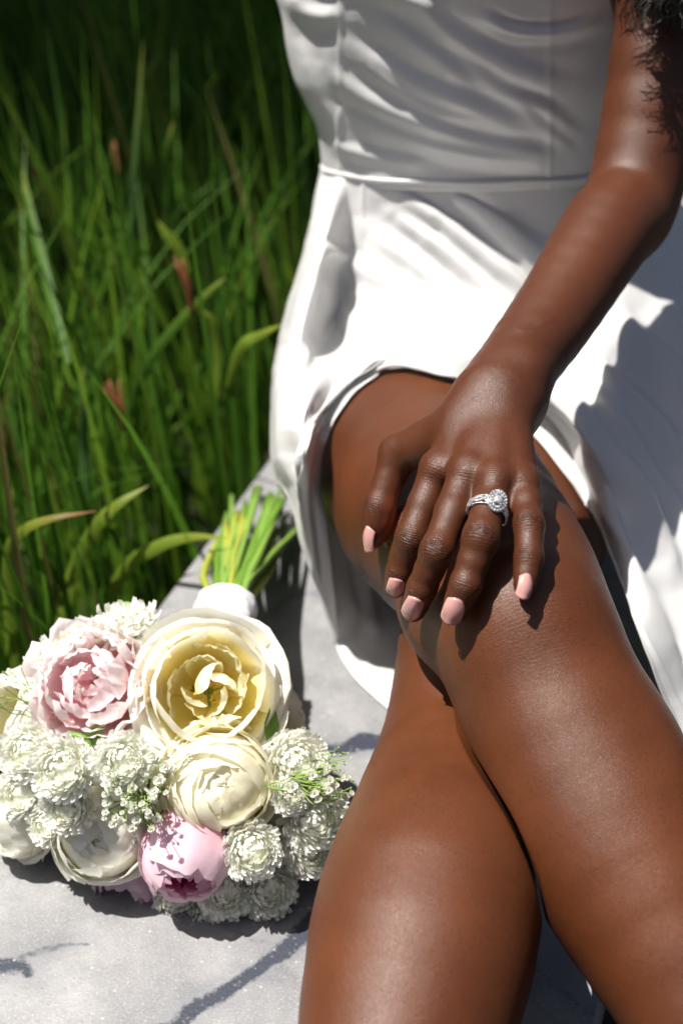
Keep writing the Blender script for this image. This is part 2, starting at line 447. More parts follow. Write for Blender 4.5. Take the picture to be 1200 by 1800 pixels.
ribbon_px('b', [(225, 560, 1.7), (228, 430, 1.66), (240, 250, 1.6), (252, 70, 1.56)], .010, bl, 'tallest thin upright blade near the top of the bed')
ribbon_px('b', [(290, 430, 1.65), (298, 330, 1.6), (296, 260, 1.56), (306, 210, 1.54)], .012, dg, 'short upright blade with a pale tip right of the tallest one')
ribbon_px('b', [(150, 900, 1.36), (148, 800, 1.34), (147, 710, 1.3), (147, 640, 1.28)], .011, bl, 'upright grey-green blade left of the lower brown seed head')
ribbon_px('b', [(400, 680, 1.36), (425, 610, 1.32), (455, 590, 1.3), (497, 570, 1.27)], .012, yg, 'bright yellow-green blade tip touching the side of the skirt', tip=(.35, .4, .05))
ribbon_px('b', [(330, 480, 1.45), (310, 430, 1.42), (288, 405, 1.4), (276, 385, 1.38)], .013, yg, 'short bright blade tip left above the upper brown seed head')
ribbon_px('b', [(380, 700, 1.4), (382, 620, 1.38), (370, 560, 1.36), (345, 545, 1.36)], .009, yg, 'yellowish stem drooping from under the upper brown seed head')
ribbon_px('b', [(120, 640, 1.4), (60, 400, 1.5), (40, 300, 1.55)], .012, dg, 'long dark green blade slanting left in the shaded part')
for (a, lab) in (((( 338, 555, 1.37), (333, 510, 1.36), (318, 455, 1.35)), 'dry rust brown seed head above the curved green blade'),
                 (((218, 758, 1.33), (210, 720, 1.32), (190, 675, 1.31)), 'dry rust brown seed head in the middle of the bed'),
                 (((208, 310, 1.7), (205, 280, 1.7), (200, 250, 1.7)), 'small dim brown seed head high in the shaded grass')):
    mb = MB(); a = [P(*p) for p in a]
    for k in range(5):
        off = np.array([random.uniform(-1, 1), random.uniform(-1, 1), 0])*.006
        c = catmull([a[0], a[1]+off*.5, a[2]+off*1.8], 8); s = np.linspace(0, 1, 8)
        tube(mb, c, .0022*np.sin(math.pi*(.12+.86*s))+.0004, 6)
    tag(mb.build('seed_head', BROWN), lab, 'seed head', 'dry brown seed heads in the grass')

# ------------------------------------------------------------------ the woman: one continuous surface from a distance field
f32 = np.float32
def cone(p, a, b, ra, rb):
    a = np.asarray(a, f32); ab = np.asarray(b, f32)-a
    q = p-a; t = np.clip(q@ab/f32(ab@ab), 0, 1)
    q = q-t[:, None]*ab
    return np.sqrt(np.einsum('ij,ij->i', q, q))-(ra+(rb-ra)*t).astype(f32)
def ell(p, c, r, rot=None):
    q = (p-np.asarray(c, f32))
    if rot is not None: q = q@np.asarray(rot, f32)
    r = np.asarray(r, f32); k0 = np.linalg.norm(q/r, axis=1); k1 = np.linalg.norm(q/(r*r), axis=1)
    return k0*(k0-1)/np.maximum(k1, 1e-6)
def smin(a, b, k):
    h = np.maximum(k-np.abs(a-b), 0)/k
    return np.minimum(a, b)-h*h*k*.25
def chain(p, pts, rad, k=.02):
    d = None
    for i in range(len(pts)-1):
        e = cone(p, pts[i], pts[i+1], rad[i], rad[i+1])
        d = e if d is None else smin(d, e, k)
    return d
RL = [(.048, .42, .105), (.066, .185, .156), (.096, .03, .196), (.107, -.033, .203), (.125, -.085, .178), (.155, -.15, .137), (.19, -.22, .100), (.236, -.32, .04)]
RLr = [.080, .079, .061, .054, .0525, .0545, .044, .031]
LL = [(.18, .42, .10), (.13, .2, .095), (.095, .04, .102), (.078, -.03, .103), (.062, -.11, .108), (.046, -.19, .112), (.022, -.29, .09), (-.005, -.39, .06)]
LLr = [.09, .074, .056, .0485, .0545, .0605, .048, .034]
LIMBS = {}
def leg_r(p):
    d = chain(p, catmull(RL, 24), catmull(np.array(RLr)[:, None], 24)[:, 0], .008)
    d = smin(d, ell(p, (.1035, -.055, .222), (.034, .03, .036)), .03)             # kneecap
    d = smin(d, ell(p, (.070, -.005, .192), (.03, .04, .03)), .025)               # inner knee
    d = smin(d, ell(p, (.158, -.105, .146), (.036, .06, .045)), .03)             # calf
    return smin(d, chain(p, [(.236, -.32, .04), (.25, -.36, .0), (.245, -.43, -.03), (.24, -.47, -.05)], [.031, .03, .026, .016], .02), .02)
def leg_l(p):
    d = chain(p, catmull(LL, 24), catmull(np.array(LLr)[:, None], 24)[:, 0], .008)
    d = smin(d, ell(p, (.088, .0, .140), (.03, .032, .02)), .03)
    return smin(d, chain(p, [(-.005, -.39, .06), (-.01, -.43, .05), (-.02, -.45, .09), (-.02, -.48, .13)], [.034, .036, .026, .016], .02), .02)
def legs(p): return np.minimum(leg_r(p), leg_l(p))
def torso(p):
    q = p.copy(); q[:, 1] = (p[:, 1]-.48)*1.4+.48
    X = .107
    d = chain(q, [(X, .46, .12), (X, .46, .2), (X, .465, .29), (X, .475, .40), (X, .49, .50), (X, .50, .58)], [.14, .122, .112, .120, .128, .118], .04)/1.25
    d = smin(d, ell(p, (.118, .455, .110), (.132, .11, .105)), .05)
    d = smin(d, chain(p, [(.27, .475, .625), (.17, .485, .645), (.04, .485, .645), (-.03, .50, .625)], [.048, .045, .045, .048], .03), .05)
    d = smin(d, chain(p, [(X, .50, .63), (X, .47, .76)], [.055, .048], .03), .04)
    for x in (.045, .17): d = smin(d, ell(p, (x, .42, .50), (.058, .05, .055)), .03)
    h = ell(p, (X, .455, .875), (.072, .092, .11))
    h = smin(h, ell(p, (X, .40, .80), (.045, .045, .045)), .05)
    h = smin(h, cone(p, (X, .367, .885), (X, .345, .845), .008, .012), .015)
    for s in (-1, 1):
        h = smin(h, ell(p, (X+s*.073, .47, .865), (.008, .018, .03)), .01)
        h = smin(h, ell(p, (X+s*.028, .378, .895), (.014, .01, .008)), .01)
    h = smin(h, ell(p, (X, .355, .812), (.022, .010, .007)), .008)
    return smin(d, h, .03)
SH, EL, WR = (.275, .47, .62), (.212, .298, .345), tuple(P(868, 698, .888))
def arm_l(p):
    pts = catmull([SH, (.248, .385, .48), (.217, .298, .345), (.187, .240, .333), (.141, .153, .312), WR], 26)
    rad = catmull(np.array([.050, .0405, .0335, .0315, .0268, .0230])[:, None], 26)[:, 0]
    d = chain(p, pts, rad, .006)
    w = np.array(WR); ax = nrm(w-np.array((.141, .153, .312)))
    d = smin(d, cone(p, w+ax*-.012+np.array([.0085, .0, -.002]), w+np.array([.012, 0, -.004]), .017, .018), .02)   # ulna side
    d = smin(d, ell(p, w+ax*-.012+np.array([.016, .002, .012]), (.010, .012, .010)), .012)
    return d
def arm_r(p):
    return chain(p, catmull([(-.03, .50, .62), (-.02, .59, .50), (-.01, .66, .41), (.03, .69, .22), (.10, .70, .045), (.11, .66, .02)], 10),
                 catmull(np.array([.046, .043, .038, .034, .024, .016])[:, None], 10)[:, 0], .015)

def march(px, py, level, fn=legs, d0=.6, d1=1.3):
    """depth along the ray of a pixel where the field first falls to level"""
    ds = np.linspace(d0, d1, 500); v = fn(P(np.full(500, px), np.full(500, py), ds).astype(f32))-level
    k = np.argmax(v < 0)
    if v[k] >= 0: k = int(np.argmin(v)); return float(ds[k])
    return float(ds[k-1]+(ds[k]-ds[k-1])*v[k-1]/(v[k-1]-v[k]))
def on(px, py, level): return P(px, py, march(px, py, level))
# finger joints: photograph pixel and the height of the bone above the thigh
FING = {
 'thumb':  ([(806, 745, .030), (700, 795, .022), (668, 888, .013), (652, 946, .010)], [.0150, .0110, .0098, .0074]),
 'index':  ([(852, 708, .034), (768, 826, .029), (722, 948, .020), (704, 1003, .0125), (695, 1030, .0095)], [.0125, .0112, .0087, .0075, .0066]),
 'middle': ([(864, 704, .036), (820, 832, .031), (768, 968, .023), (741, 1034, .0145), (727, 1070, .0105)], [.0125, .0112, .0090, .0078, .0070]),
 'ring':   ([(876, 704, .035), (870, 845, .029), (845, 945, .024), (818, 1028, .0150), (801, 1070, .0105)], [.0125, .0108, .0096, .0081, .0073]),
 'little': ([(890, 708, .032), (918, 850, .024), (929, 922, .019), (929, 980, .0125), (922, 1026, .0095)], [.0125, .0102, .0079, .0071, .0061]),
}
FP = {k: np.array([on(*q) for q in v[0]]) for k, v in FING.items()}
# bones go at true depth: keep the row of wrist ends at the wrist
for k in ('index', 'middle', 'ring', 'little'):
    FP[k][0] = P(FING[k][0][0][0], FING[k][0][0][1], .885)
FP['thumb'][0] = P(812, 745, .880)
FR = {k: v[1] for k, v in FING.items()}
HC = FP['middle'][1]
def hand(p):
    palm = None
    ks = ['index', 'middle', 'ring', 'little']
    for k in ks:
        e = cone(p, FP[k][0], FP[k][1]+(FP[k][0]-FP[k][1])*.05, FR[k][0]*1.05, FR[k][1]*.93)
        palm = e if palm is None else smin(palm, e, .012)
    down = np.array([0, .10, -1.])*.010                   # palm side
    for a, b in (('index', 'middle'), ('middle', 'ring'), ('ring', 'little')):
        m0 = (FP[a][0]+FP[b][0])/2+down; m1 = (FP[a][1]+FP[b][1])/2
        m1 = m1+(m0-m1)*.10+down*.35
        palm = smin(palm, cone(p, m0, m1, .0135, .0095), .008)
    th = FP['thumb']; thr = FR['thumb']
    palm = smin(palm, cone(p, th[0], th[1], .0165, .0115), .016)
    mid = (FP['index'][0]*.45+FP['index'][1]*.55)
    palm = smin(palm, cone(p, (th[0]+mid)/2+down*.6, (th[1]*.62+FP['index'][1]*.38)+down*.5+(FP['index'][0]-FP['index'][1])*.16, .012, .0065), .014)
    d = palm
    # knuckles and tendons
    for k in ks:
        a, b = FP[k][0], FP[k][1]; vw = nrm(CAM-b)
        d = smin(d, ell(p, b+vw*.0050+np.array([0, 0, .0015]), (.0078, .0078, .0065)), .009)
    for k in ks:
        a, b = FP[k][0], FP[k][1]; vw = nrm(CAM-b); d = smin(d, cone(p, a*.72+b*.28+vw*.0078, b+vw*.0082, .0030, .0034), .0065)
    out = d
    for k in ks:
        a, r = FP[k], FR[k]
        e = None
        for i in (1, 2, 3):
            m = (a[i]+a[i+1])/2; rm = (r[i]+r[i+1])/2*.99
            c1 = cone(p, a[i], m, r[i]*.96 if i == 1 else r[i], rm); c2 = cone(p, m, a[i+1], rm, r[i+1])
            c = smin(c1, c2, .003); e = c if e is None else smin(e, c, .006)
        for i in (2, 3):
            vw = nrm(CAM-a[i]); e = smin(e, ell(p, a[i]+vw*r[i]*.26, np.array([.76, .76, .76])*r[i]), .004)
        # pad of the finger tip, stretched along the bone
        ax = nrm(a[4]-a[3]); e = smin(e, cone(p, a[4]-ax*.004, a[4]+ax*.0025, r[4]*1.02, r[4]*.80), .003)
        out = smin(out, e, .0045)
    e = smin(cone(p, th[1], th[2], thr[1], thr[2]), cone(p, th[2], th[3], thr[2], thr[3]), .004)
    e = smin(e, ell(p, (th[2]+th[3])/2+np.array([.002, 0, 0]), (.0105, .011, .0125)), .006)
    out = smin(out, e, .007)
    return out
def hand_arm(p):
    return smin(hand(p), arm_l(p), .018)
LIMBS = {'leg_r': leg_r, 'leg_l': leg_l, 'torso': torso, 'arm_l': arm_l, 'arm_r': arm_r, 'hand': hand}
def combine(D):
    """D: dict limb -> distances (inf where skipped)"""
    a = smin(D['hand'], D['arm_l'], .018)
    lr, ll = D['leg_r'], D['leg_l']; hh = np.maximum(.014-np.abs(lr-ll), 0)/.014
    lg = np.minimum(lr, ll)
    lg = np.maximum(lg, np.where(np.maximum(lr, ll) < .02, .0019-np.abs(lr-ll)*.62, -9)).astype(f32)      # the two legs stay apart where they press
    t = smin(D['torso'], lg, .05)
    t = np.minimum(t, lg)
    t = smin(t, D['arm_r'], .03)
    t = smin(t, D['arm_l'], .03)
    return smin(np.minimum(t, 9), a, .0012)
def body(p):
    p = p.astype(f32); return combine({k: f(p) for k, f in LIMBS.items()})
def axis_grid(lo, f0, f1, hi, fine, coarse):
    def side(a, b):
        n = max(1, int(math.ceil((b-a)/coarse))); return np.linspace(a, b, n+1)
    return np.concatenate([side(lo, f0)[:-1], np.linspace(f0, f1, int(round((f1-f0)/fine))+1), side(f1, hi)[1:]])
def surface_nets(xs, ys, zs, B=12):
    def pad(a):
        n = (len(a)-1) % B
        if n: a = np.concatenate([a, a[-1]+(a[-1]-a[-2])*np.arange(1, B-n+1)])
        return a
    xs, ys, zs = pad(xs), pad(ys), pad(zs); nx, ny, nz = len(xs), len(ys), len(zs)
    bx, by, bz = (nx-1)//B, (ny-1)//B, (nz-1)//B
    cx = (xs[:-1:B][:bx]+xs[B::B])/2; cy = (ys[:-1:B][:by]+ys[B::B])/2; cz = (zs[:-1:B][:bz]+zs[B::B])/2
    hx = (xs[B::B]-xs[:-1:B][:bx])/2; hy = (ys[B::B]-ys[:-1:B][:by])/2; hz = (zs[B::B]-zs[:-1:B][:bz])/2
    C = np.stack(np.meshgrid(cx, cy, cz, indexing='ij'), -1).reshape(-1, 3).astype(f32)
    H = np.linalg.norm(np.stack(np.meshgrid(hx, hy, hz, indexing='ij'), -1).reshape(-1, 3), axis=1)
    LD = {k: f(C) for k, f in LIMBS.items()}; tot = np.minimum.reduce(list(LD.values()))
    val = np.empty((nx, ny, nz), f32)
    sg = np.where(combine(LD) < 0, f32(-1), f32(1)).reshape(bx, by, bz)
    val[:-1, :-1, :-1] = np.repeat(np.repeat(np.repeat(sg, B, 0), B, 1), B, 2)
    val[-1] = 1; val[:, -1] = 1; val[:, :, -1] = 1
    act = np.abs(combine(LD)) < H*1.2+.004
    ids = np.nonzero(act)[0]
    I, J, K = np.unravel_index(ids, (bx, by, bz))
    o = np.arange(B+1)
    CH = 1500
    for s in range(0, len(ids), CH):
        sl = slice(s, s+CH); i, j, k = I[sl], J[sl], K[sl]; n = len(i)
        gi = (i[:, None]*B+o); gj = (j[:, None]*B+o); gk = (k[:, None]*B+o)
        X = np.broadcast_to(xs[gi][:, :, None, None], (n, B+1, B+1, B+1)); Y = np.broadcast_to(ys[gj][:, None, :, None], X.shape); Z = np.broadcast_to(zs[gk][:, None, None, :], X.shape)
        p = np.stack([X, Y, Z], -1).reshape(n, -1, 3).astype(f32)
        D = {}
        for nm, f in LIMBS.items():
            need = LD[nm][ids[sl]] < tot[ids[sl]]+H[ids[sl]]*2.0+(.02 if nm == 'hand' else .05)
            d = np.full((n, p.shape[1]), 9, f32)
            if need.any(): d[need] = f(p[need].reshape(-1, 3)).reshape(need.sum(), -1)
            D[nm] = d.ravel()
        v = combine(D).reshape(X.shape)
        val[gi[:, :, None, None], gj[:, None, :, None], gk[:, None, None, :]] = v
    neg = val < 0
    c = [neg[a:nx-1+a, b:ny-1+b, d:nz-1+d] for a in (0, 1) for b in (0, 1) for d in (0, 1)]
    anyn = c[0].copy(); alln = c[0].copy()
    for q in c[1:]: anyn |= q; alln &= q
    mix = anyn & ~alln
    cell = np.flatnonzero(mix); idx = np.full(mix.size, -1, np.int32); idx[cell] = np.arange(len(cell))
    ci, cj, ck = np.unravel_index(cell, mix.shape)
    acc = np.zeros((len(cell), 3)); cnt = np.zeros(len(cell))
    corners = [(a, b, d) for a in (0, 1) for b in (0, 1) for d in (0, 1)]
    cv = [val[ci+a, cj+b, ck+d] for a, b, d in corners]
    for x in range(8):
        for y in range(x+1, 8):
            A, Bq = corners[x], corners[y]
            if sum(abs(A[m]-Bq[m]) for m in range(3)) != 1: continue
            va, vb = cv[x], cv[y]; m = (va < 0) != (vb < 0)
            t = np.where(m, va/np.where(m, va-vb, 1), 0)
            pa = np.stack([xs[ci+A[0]], ys[cj+A[1]], zs[ck+A[2]]], 1); pb = np.stack([xs[ci+Bq[0]], ys[cj+Bq[1]], zs[ck+Bq[2]]], 1)
            acc += np.where(m[:, None], pa+(pb-pa)*t[:, None], 0); cnt += m
    V = acc/cnt[:, None]
    idx = idx.reshape(mix.shape); Q = []
    for ax in range(3):
        s0 = [slice(1, -1)]*3; s0[ax] = slice(0, -1); s1 = list(s0); s1[ax] = slice(1, None)
        a = neg[tuple(s0)]; b = neg[tuple(s1)]
        e = np.nonzero(a != b); w = a[e]
        e = [q+1 if m != ax else q for m, q in enumerate(e)]
        u, v_ = [(1, 2), (2, 0), (0, 1)][ax]
        def cellat(du, dv):
            q = [x.copy() for x in e]; q[u] -= du; q[v_] -= dv; return idx[q[0], q[1], q[2]]
        quad = np.stack([cellat(1, 1), cellat(0, 1), cellat(0, 0), cellat(1, 0)], 1)
        quad[~w] = quad[~w][:, ::-1]; Q.append(quad)
    Q = np.concatenate(Q); Q = Q[(Q >= 0).all(1)]
    return V, Q
import time; _t = time.time()
BV, BQ = surface_nets(axis_grid(-.16, .005, .155, .35, .001, .0038), axis_grid(-.52, -.09, .115, .77, .001, .0040), axis_grid(-.09, .088, .325, 1.0, .001, .0040))
# settle the vertices on the surface
def grad(fn, p, e=.0006):
    p = p.astype(f32); v = fn(p); g = np.stack([fn(p+np.array(o, f32)*e)-v for o in ((1, 0, 0), (0, 1, 0), (0, 0, 1))], 1)/e
    return v, g
fine = (BV[:, 0] > .0) & (BV[:, 0] < .16) & (BV[:, 1] > -.095) & (BV[:, 1] < .12) & (BV[:, 2] > .145) & (BV[:, 2] < .33)
fi = np.nonzero(fine)[0]; fi = fi[hand_arm(BV[fi].astype(f32)) < .003]; lim = BV[fi]; v, g = grad(hand_arm, lim); BV[fi] = lim-np.clip(v, -.001, .001)[:, None]*nrm(g)
print('body', len(BV), len(BQ), round(time.time()-_t, 1))
# per-vertex marks: creases over the joints, darker knuckles, paler palm side, leg skin
n = len(BV); wrt = np.zeros(n); wrm = np.zeros(n); dark = np.zeros(n); pale = np.zeros(n)
hv = np.nonzero(fine)[0]; hp = BV[hv].astype(f32); hd = hand(hp); hsel = hv[hd < .0015]; hp = BV[hsel]
_, hg = grad(hand, hp); hn = nrm(hg); vw = nrm(CAM-hp)
for k in FP:
    a = FP[k]
    for i, (amp, wd) in ({2: (1., .0068), 3: (.7, .0048)} if k != 'thumb' else {2: (.8, .006)}).items():
        j = a[i]; ax = nrm(a[i+1]-a[i-1]); q = hp-j; t = q@ax; rad = np.linalg.norm(q-t[:, None]*ax, axis=1)
        dors = np.clip((hn*vw).sum(1)*1.4-.1, 0, 1) if k != 'thumb' else np.clip(-hn[:, 0]*1.3+.3, 0, 1)
        m = np.exp(-(t/wd)**2)*(rad < FR[k][i]*1.5)*dors*amp
        side = nrm(np.cross(ax, nrm(CAM-j))); arc = (q@side)
        up = m > wrm[hsel]
        wrt[hsel] = np.where(up, t*(1+6*np.abs(arc))+6*arc*arc*np.sign(t), wrt[hsel]); wrm[hsel] = np.maximum(wrm[hsel], m)
        dark[hsel] = np.maximum(dark[hsel], m*.85)
    j = a[1]
    if k != 'thumb':
        q = hp-(j+nrm(CAM-j)*.009); ax = nrm(a[2]-a[0]); t = q@ax
        m = np.exp(-(np.linalg.norm(q, axis=1)/.011)**2); up = m*.45 > wrm[hsel]
        wrt[hsel] = np.where(up, t, wrt[hsel]); wrm[hsel] = np.maximum(wrm[hsel], m*.45); dark[hsel] = np.maximum(dark[hsel], m*.3)
# flesh of the palm side: thumb's inner side and between fingers
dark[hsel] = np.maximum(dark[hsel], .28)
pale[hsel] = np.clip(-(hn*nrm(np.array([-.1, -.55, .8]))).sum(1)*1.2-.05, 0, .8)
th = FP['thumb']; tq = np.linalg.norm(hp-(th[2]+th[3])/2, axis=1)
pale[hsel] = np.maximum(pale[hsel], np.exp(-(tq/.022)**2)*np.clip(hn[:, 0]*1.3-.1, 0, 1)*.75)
leg = ((BV[:, 2] < .3) & (BV[:, 1] < .3)).astype(float); leg[hv[hd < .0015]] = 0
kq = BV-np.array([.107, -.05, .235]); axk = nrm(np.array([.02, -.10, -.04])); tk = kq@axk
mk = np.exp(-(np.linalg.norm(kq*[1, 1, 1], axis=1)/.045)**2)*leg
sel = (mk > .02) & (wrm < .01)
wrt[sel] = tk[sel]*.72+.05*kq[sel, 0]; wrm[sel] = mk[sel]*.28; dark[sel] = np.maximum(dark[sel], np.exp(-(np.linalg.norm(kq[sel], axis=1)/.032)**2)*.4)
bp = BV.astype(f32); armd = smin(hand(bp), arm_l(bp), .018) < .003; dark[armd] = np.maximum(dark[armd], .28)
woman = empty('person', (.105, .46, .0), 'woman in a white satin slit dress sitting cross-legged with her hand on her knee', 'person')
me = mesh_np('tmp', BV, BQ); nb_ = np.zeros(len(BV)*3, np.float32); me.vertices.foreach_get('normal', nb_); nb_ = nb_.reshape(-1, 3)
bx = BV*[1, 1, 1]; BV = BV+nb_*(leg*(.0006*vnoise(bx*17)+.00015*vnoise(bx*60)+.00005*vnoise(bx*170))+(1-leg)*(.00012*vnoise(bx*90)+.00006*vnoise(bx*260)))[:, None]
bpy.data.meshes.remove(me)
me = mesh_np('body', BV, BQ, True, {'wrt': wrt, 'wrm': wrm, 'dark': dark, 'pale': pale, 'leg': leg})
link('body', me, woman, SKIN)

# ---- finger nails
def m_nail():
    m = NT('nail_polish'); m.set(Base_Color=(.47, .245, .225, 1), Roughness=.2); m.b.inputs['Coat Weight'].default_value = .6
    m.b.inputs['Coat Roughness'].default_value = .08; m.b.inputs['Subsurface Weight'].default_value = .0
    return m.m
NAIL = m_nail()
def nail(tip_px, base_px, hw, lift, key, bulge=1.0, nvec=None):
    a = FP[key]; r = FR[key][-1]
    def srf(px, py):
        d = march(px, py, 0., hand_arm, .7, 1.0); return d
    db = srf(*base_px)
    b = P(*base_px, db-.0006)
    ax = nrm(a[-1]-a[-2]); vw = nrm(CAM-b) if nvec is None else nrm(nvec)
    # direction in the picture from base to tip, sloping like the bone
    tgt = P(*tip_px, db); ddir = nrm(tgt-b); L = np.linalg.norm(tgt-b)
    slope = (ax@FWD)/max(.35, np.linalg.norm(ax-FWD*(ax@FWD)))
    slope = np.clip(slope, -.9, .9)
    u = nrm(ddir+FWD*slope); L2 = L*math.sqrt(1+slope*slope)
    tt = P(*tip_px, db+L*slope)
    nn = nrm(vw-u*(vw@u)); side = np.cross(u, nn)
    ns, nu = 11, 13; V = []
    for lay in (0, 1):
        for i in range(ns):
            x = -1+2*i/(ns-1)
            for j in range(nu):
                s = j/(nu-1)
                wloc = hw*(1-.16*(1-s)**3)*(1-.05*s)
                ss = s*(1-.17*x*x*(s > .5)*(s-.5)*2)-(1-s)*(-.10*x*x)            # rounded square tip, curved cuticle
                if s < .5: ss = s+.14*x*x*(1-2*s)
                c = b+u*L2*ss+side*wloc*x-nn*(hw*.42*x*x*bulge+.0008*s*s)+nn*(.0012*math.sin(math.pi*min(s*1.1, 1)))
                V.append(c-nn*(.0008 if lay else 0)+nn*lift)
    F = gridF(ns, nu); F2 = gridF(ns, nu, ns*nu)[:, ::-1]; R_ = []
    o = ns*nu
    for i in range(ns-1): R_ += [[(i+1)*nu, i*nu, i*nu+o, (i+1)*nu+o], [i*nu+nu-1, (i+1)*nu+nu-1, (i+1)*nu+nu-1+o, i*nu+nu-1+o]]
    for j in range(nu-1): R_ += [[j, j+1, j+1+o, j+o], [(ns-1)*nu+j+1, (ns-1)*nu+j, (ns-1)*nu+j+o, (ns-1)*nu+j+1+o]]
    mb = MB(); mb.add(V, np.concatenate([F, F2, R_])); mb.build('fingernail', NAIL, woman)
nail((692, 1053), (698, 1018), .0057, .0004, 'index')
nail((716, 1096), (732, 1052), .0060, .0004, 'middle')
nail((789, 1102), (803, 1052), .0063, .0004, 'ring')
nail((918, 1052), (927, 1008), .0047, .0004, 'little', nvec=CAM-FP['little'][4]+np.array([.35, 0, 0]))
nail((642, 972), (647, 925), .0058, .0006, 'thumb', nvec=nrm(CAM-FP['thumb'][3])+np.array([-1.3, 0, .0]))

# ------------------------------------------------------------------ the satin dress: bodice, skirt, slit panel (parts of the woman)
dress = bpy.data.objects.new('dress', None); COL.objects.link(dress); dress.parent = woman
dress.empty_display_size = .02
def hull(p):
    p = p.astype(f32); a, b, t = leg_r(p), leg_l(p), torso(p)
    return smin(smin(a, b, .12), t, .08)
def zd(py, z): return (z-CAM[2])/(-math.sin(PITCH)+(900-py)/2500*math.cos(PITCH))
def ctrl(px, py, v):
    if v == 'M': return march(px, py, .0065, legs, .7, 1.5)
    if v == 'K': return march(px, py, .009, legs, .7, 1.5)
    if v == 'L': return march(px, py, .0035, legs, .7, 1.5)
    if v is None: return march(px, py, .010, hull, .7, 1.5)
    if isinstance(v, str): return march(px, py, float(v), hull, .7, 1.5)
    return v if v > .6 else zd(py, v)
N_ = None
NET = [
 [(610, 300, 1.26), (590, 400, 1.32), (570, 520, 1.36), (560, 640, 1.38), (560, 740, 1.37), (560, 800, 1.34), (560, 850, 1.32)],
 [(563, 300, 1.22), (536, 430, 1.20), (500, 560, 1.19), (480, 680, 1.17), (478, 770, 1.17), (490, 830, 1.17), (507, 872, 1.19)],
 [(590, 304, 1.18), (568, 430, 1.135), (533, 560, 1.10), (500, 690, 1.08), (490, 780, 1.08), (500, 840, 1.085), (520, 900, 1.09)],
 [(615, 306, 1.165), (608, 440, N_), (583, 570, N_), (543, 690, 1.035), (520, 800, 1.03), (533, 940, 1.06), (592, 1134, 1.145)],
 [(640, 307, 1.155), (640, 440, N_), (625, 570, N_), (590, 675, N_), (540, 765, 1.01), (524, 850, 1.02), (574, 930, 1.06)],
 [(665, 308, 1.15), (675, 440, N_), (665, 570, N_), (630, 650, N_), (570, 720, 'K'), (540, 775, .995), (565, 840, 'L')],
 [(690, 308, 1.147), (705, 440, N_), (700, 560, N_), (665, 630, N_), (615, 672, 'K'), (580, 708, 'M'), (588, 738, 'L')],
 [(720, 309, 1.145), (740, 430, N_), (740, 540, N_), (718, 605, N_), (692, 632, 'K'), (668, 648, 'M'), (680, 649, 'L')],
 [(760, 309, 1.145), (790, 420, N_), (805, 530, N_), (808, 600, N_), (800, 640, 'K'), (792, 658, 'M'), (800, 668, 'L')],
 [(820, 309, 1.145), (860, 420, N_), (895, 540, N_), (915, 640, N_), (925, 705, 'K'), (930, 738, 'M'), (932, 755, 'L')],
 [(890, 309, 1.15), (940, 440, N_), (985, 590, N_), (1012, 740, N_), (1025, 840, 'K'), (1032, 895, 'M'), (1035, 915, 'L')],
 [(960, 309, 1.16), (1010, 450, N_), (1060, 620, 1.10), (1098, 820, 1.05), (1112, 980, 1.0), (1118, 1070, .97), (1120, 1100, .96)],
 [(1030, 305, 1.19), (1090, 450, 1.17), (1150, 640, 1.13), (1185, 880, 1.07), (1195, 1100, 1.01), (1198, 1220, .98), (1200, 1300, .97)],
 [(1085, 300, 1.23), (1180, 440, 1.22), (1270, 640, 1.16), (1330, 900, 1.09), (1345, 1200, 1.03), (1350, 1400, .98), (1350, 1500, .97)],
 [(1100, 290, 1.28), (1260, 420, 1.30), (1400, 640, 1.25), (1500, 900, 1.16), (1500, 1300, 1.08), (1480, 1500, 1.03), (1460, 1650, 1.0)],
]
def tensor(net, nu, nv):
    G = np.array([[(px, py, ctrl(px, py, v)) for px, py, v in row] for row in net], float)
    a = np.stack([catmull(r, nv) for r in G])                      # (cols, nv, 3)
    return np.stack([catmull(a[:, j], nu) for j in range(nv)], 1)  # (nu, nv, 3)
def folds(px, py, F):
    h = np.zeros(px.shape); q = np.stack([px, py], -1)
    for pts, wd, amp in F:
        c = np.array(pts, float)
        if len(c) > 2: c = catmull(c, 14)
        best = np.full(px.shape, 1e9); sg = np.zeros(px.shape); tt = np.zeros(px.shape)
        L = np.linalg.norm(np.diff(c, axis=0), axis=1); cum = np.concatenate([[0], np.cumsum(L)])
        for i in range(len(c)-1):
            ab = c[i+1]-c[i]; t = np.clip(((q-c[i])@ab)/(ab@ab), 0, 1); r = q-(c[i]+t[..., None]*ab); dd = np.linalg.norm(r, axis=-1)
            m = dd < best; best = np.where(m, dd, best); sg = np.where(m, np.sign(r[..., 0]*ab[1]-r[..., 1]*ab[0]), sg); tt = np.where(m, (cum[i]+t*L[i])/cum[-1], tt)
        env = np.clip(np.sin(math.pi*np.clip(tt, .02, .98))*1.6, 0, 1)
        w_ = np.where(sg > 0, wd, wd*1.7)                            # steeper on one side
        h += amp*.001*env*(np.exp(-(best/w_)**2)-.45*np.exp(-((best-w_*1.9)/w_)**2))
    return h
def normals_grid(V):
    du = np.gradient(V, axis=0); dv = np.gradient(V, axis=1); n = nrm(np.cross(du, dv))
    s = np.sign((n*(CAM-V)).sum(-1, keepdims=True)); s[s == 0] = 1
    return n*np.sign(np.median(s)) if abs(np.median(s)) > .5 else n
def pushout(V, lv=.004, it=14, fn=None):
    fn = fn or body; sh = V.shape; p = V.reshape(-1, 3).copy()
    act = np.arange(len(p))
    for _ in range(it):
        v = fn(p[act].astype(f32)); m = v < lv; act = act[m]
        if not len(act): break
        p[act] += nrm(CAM-p[act])*(lv-v[m])[:, None]*1.1
    return p.reshape(sh)
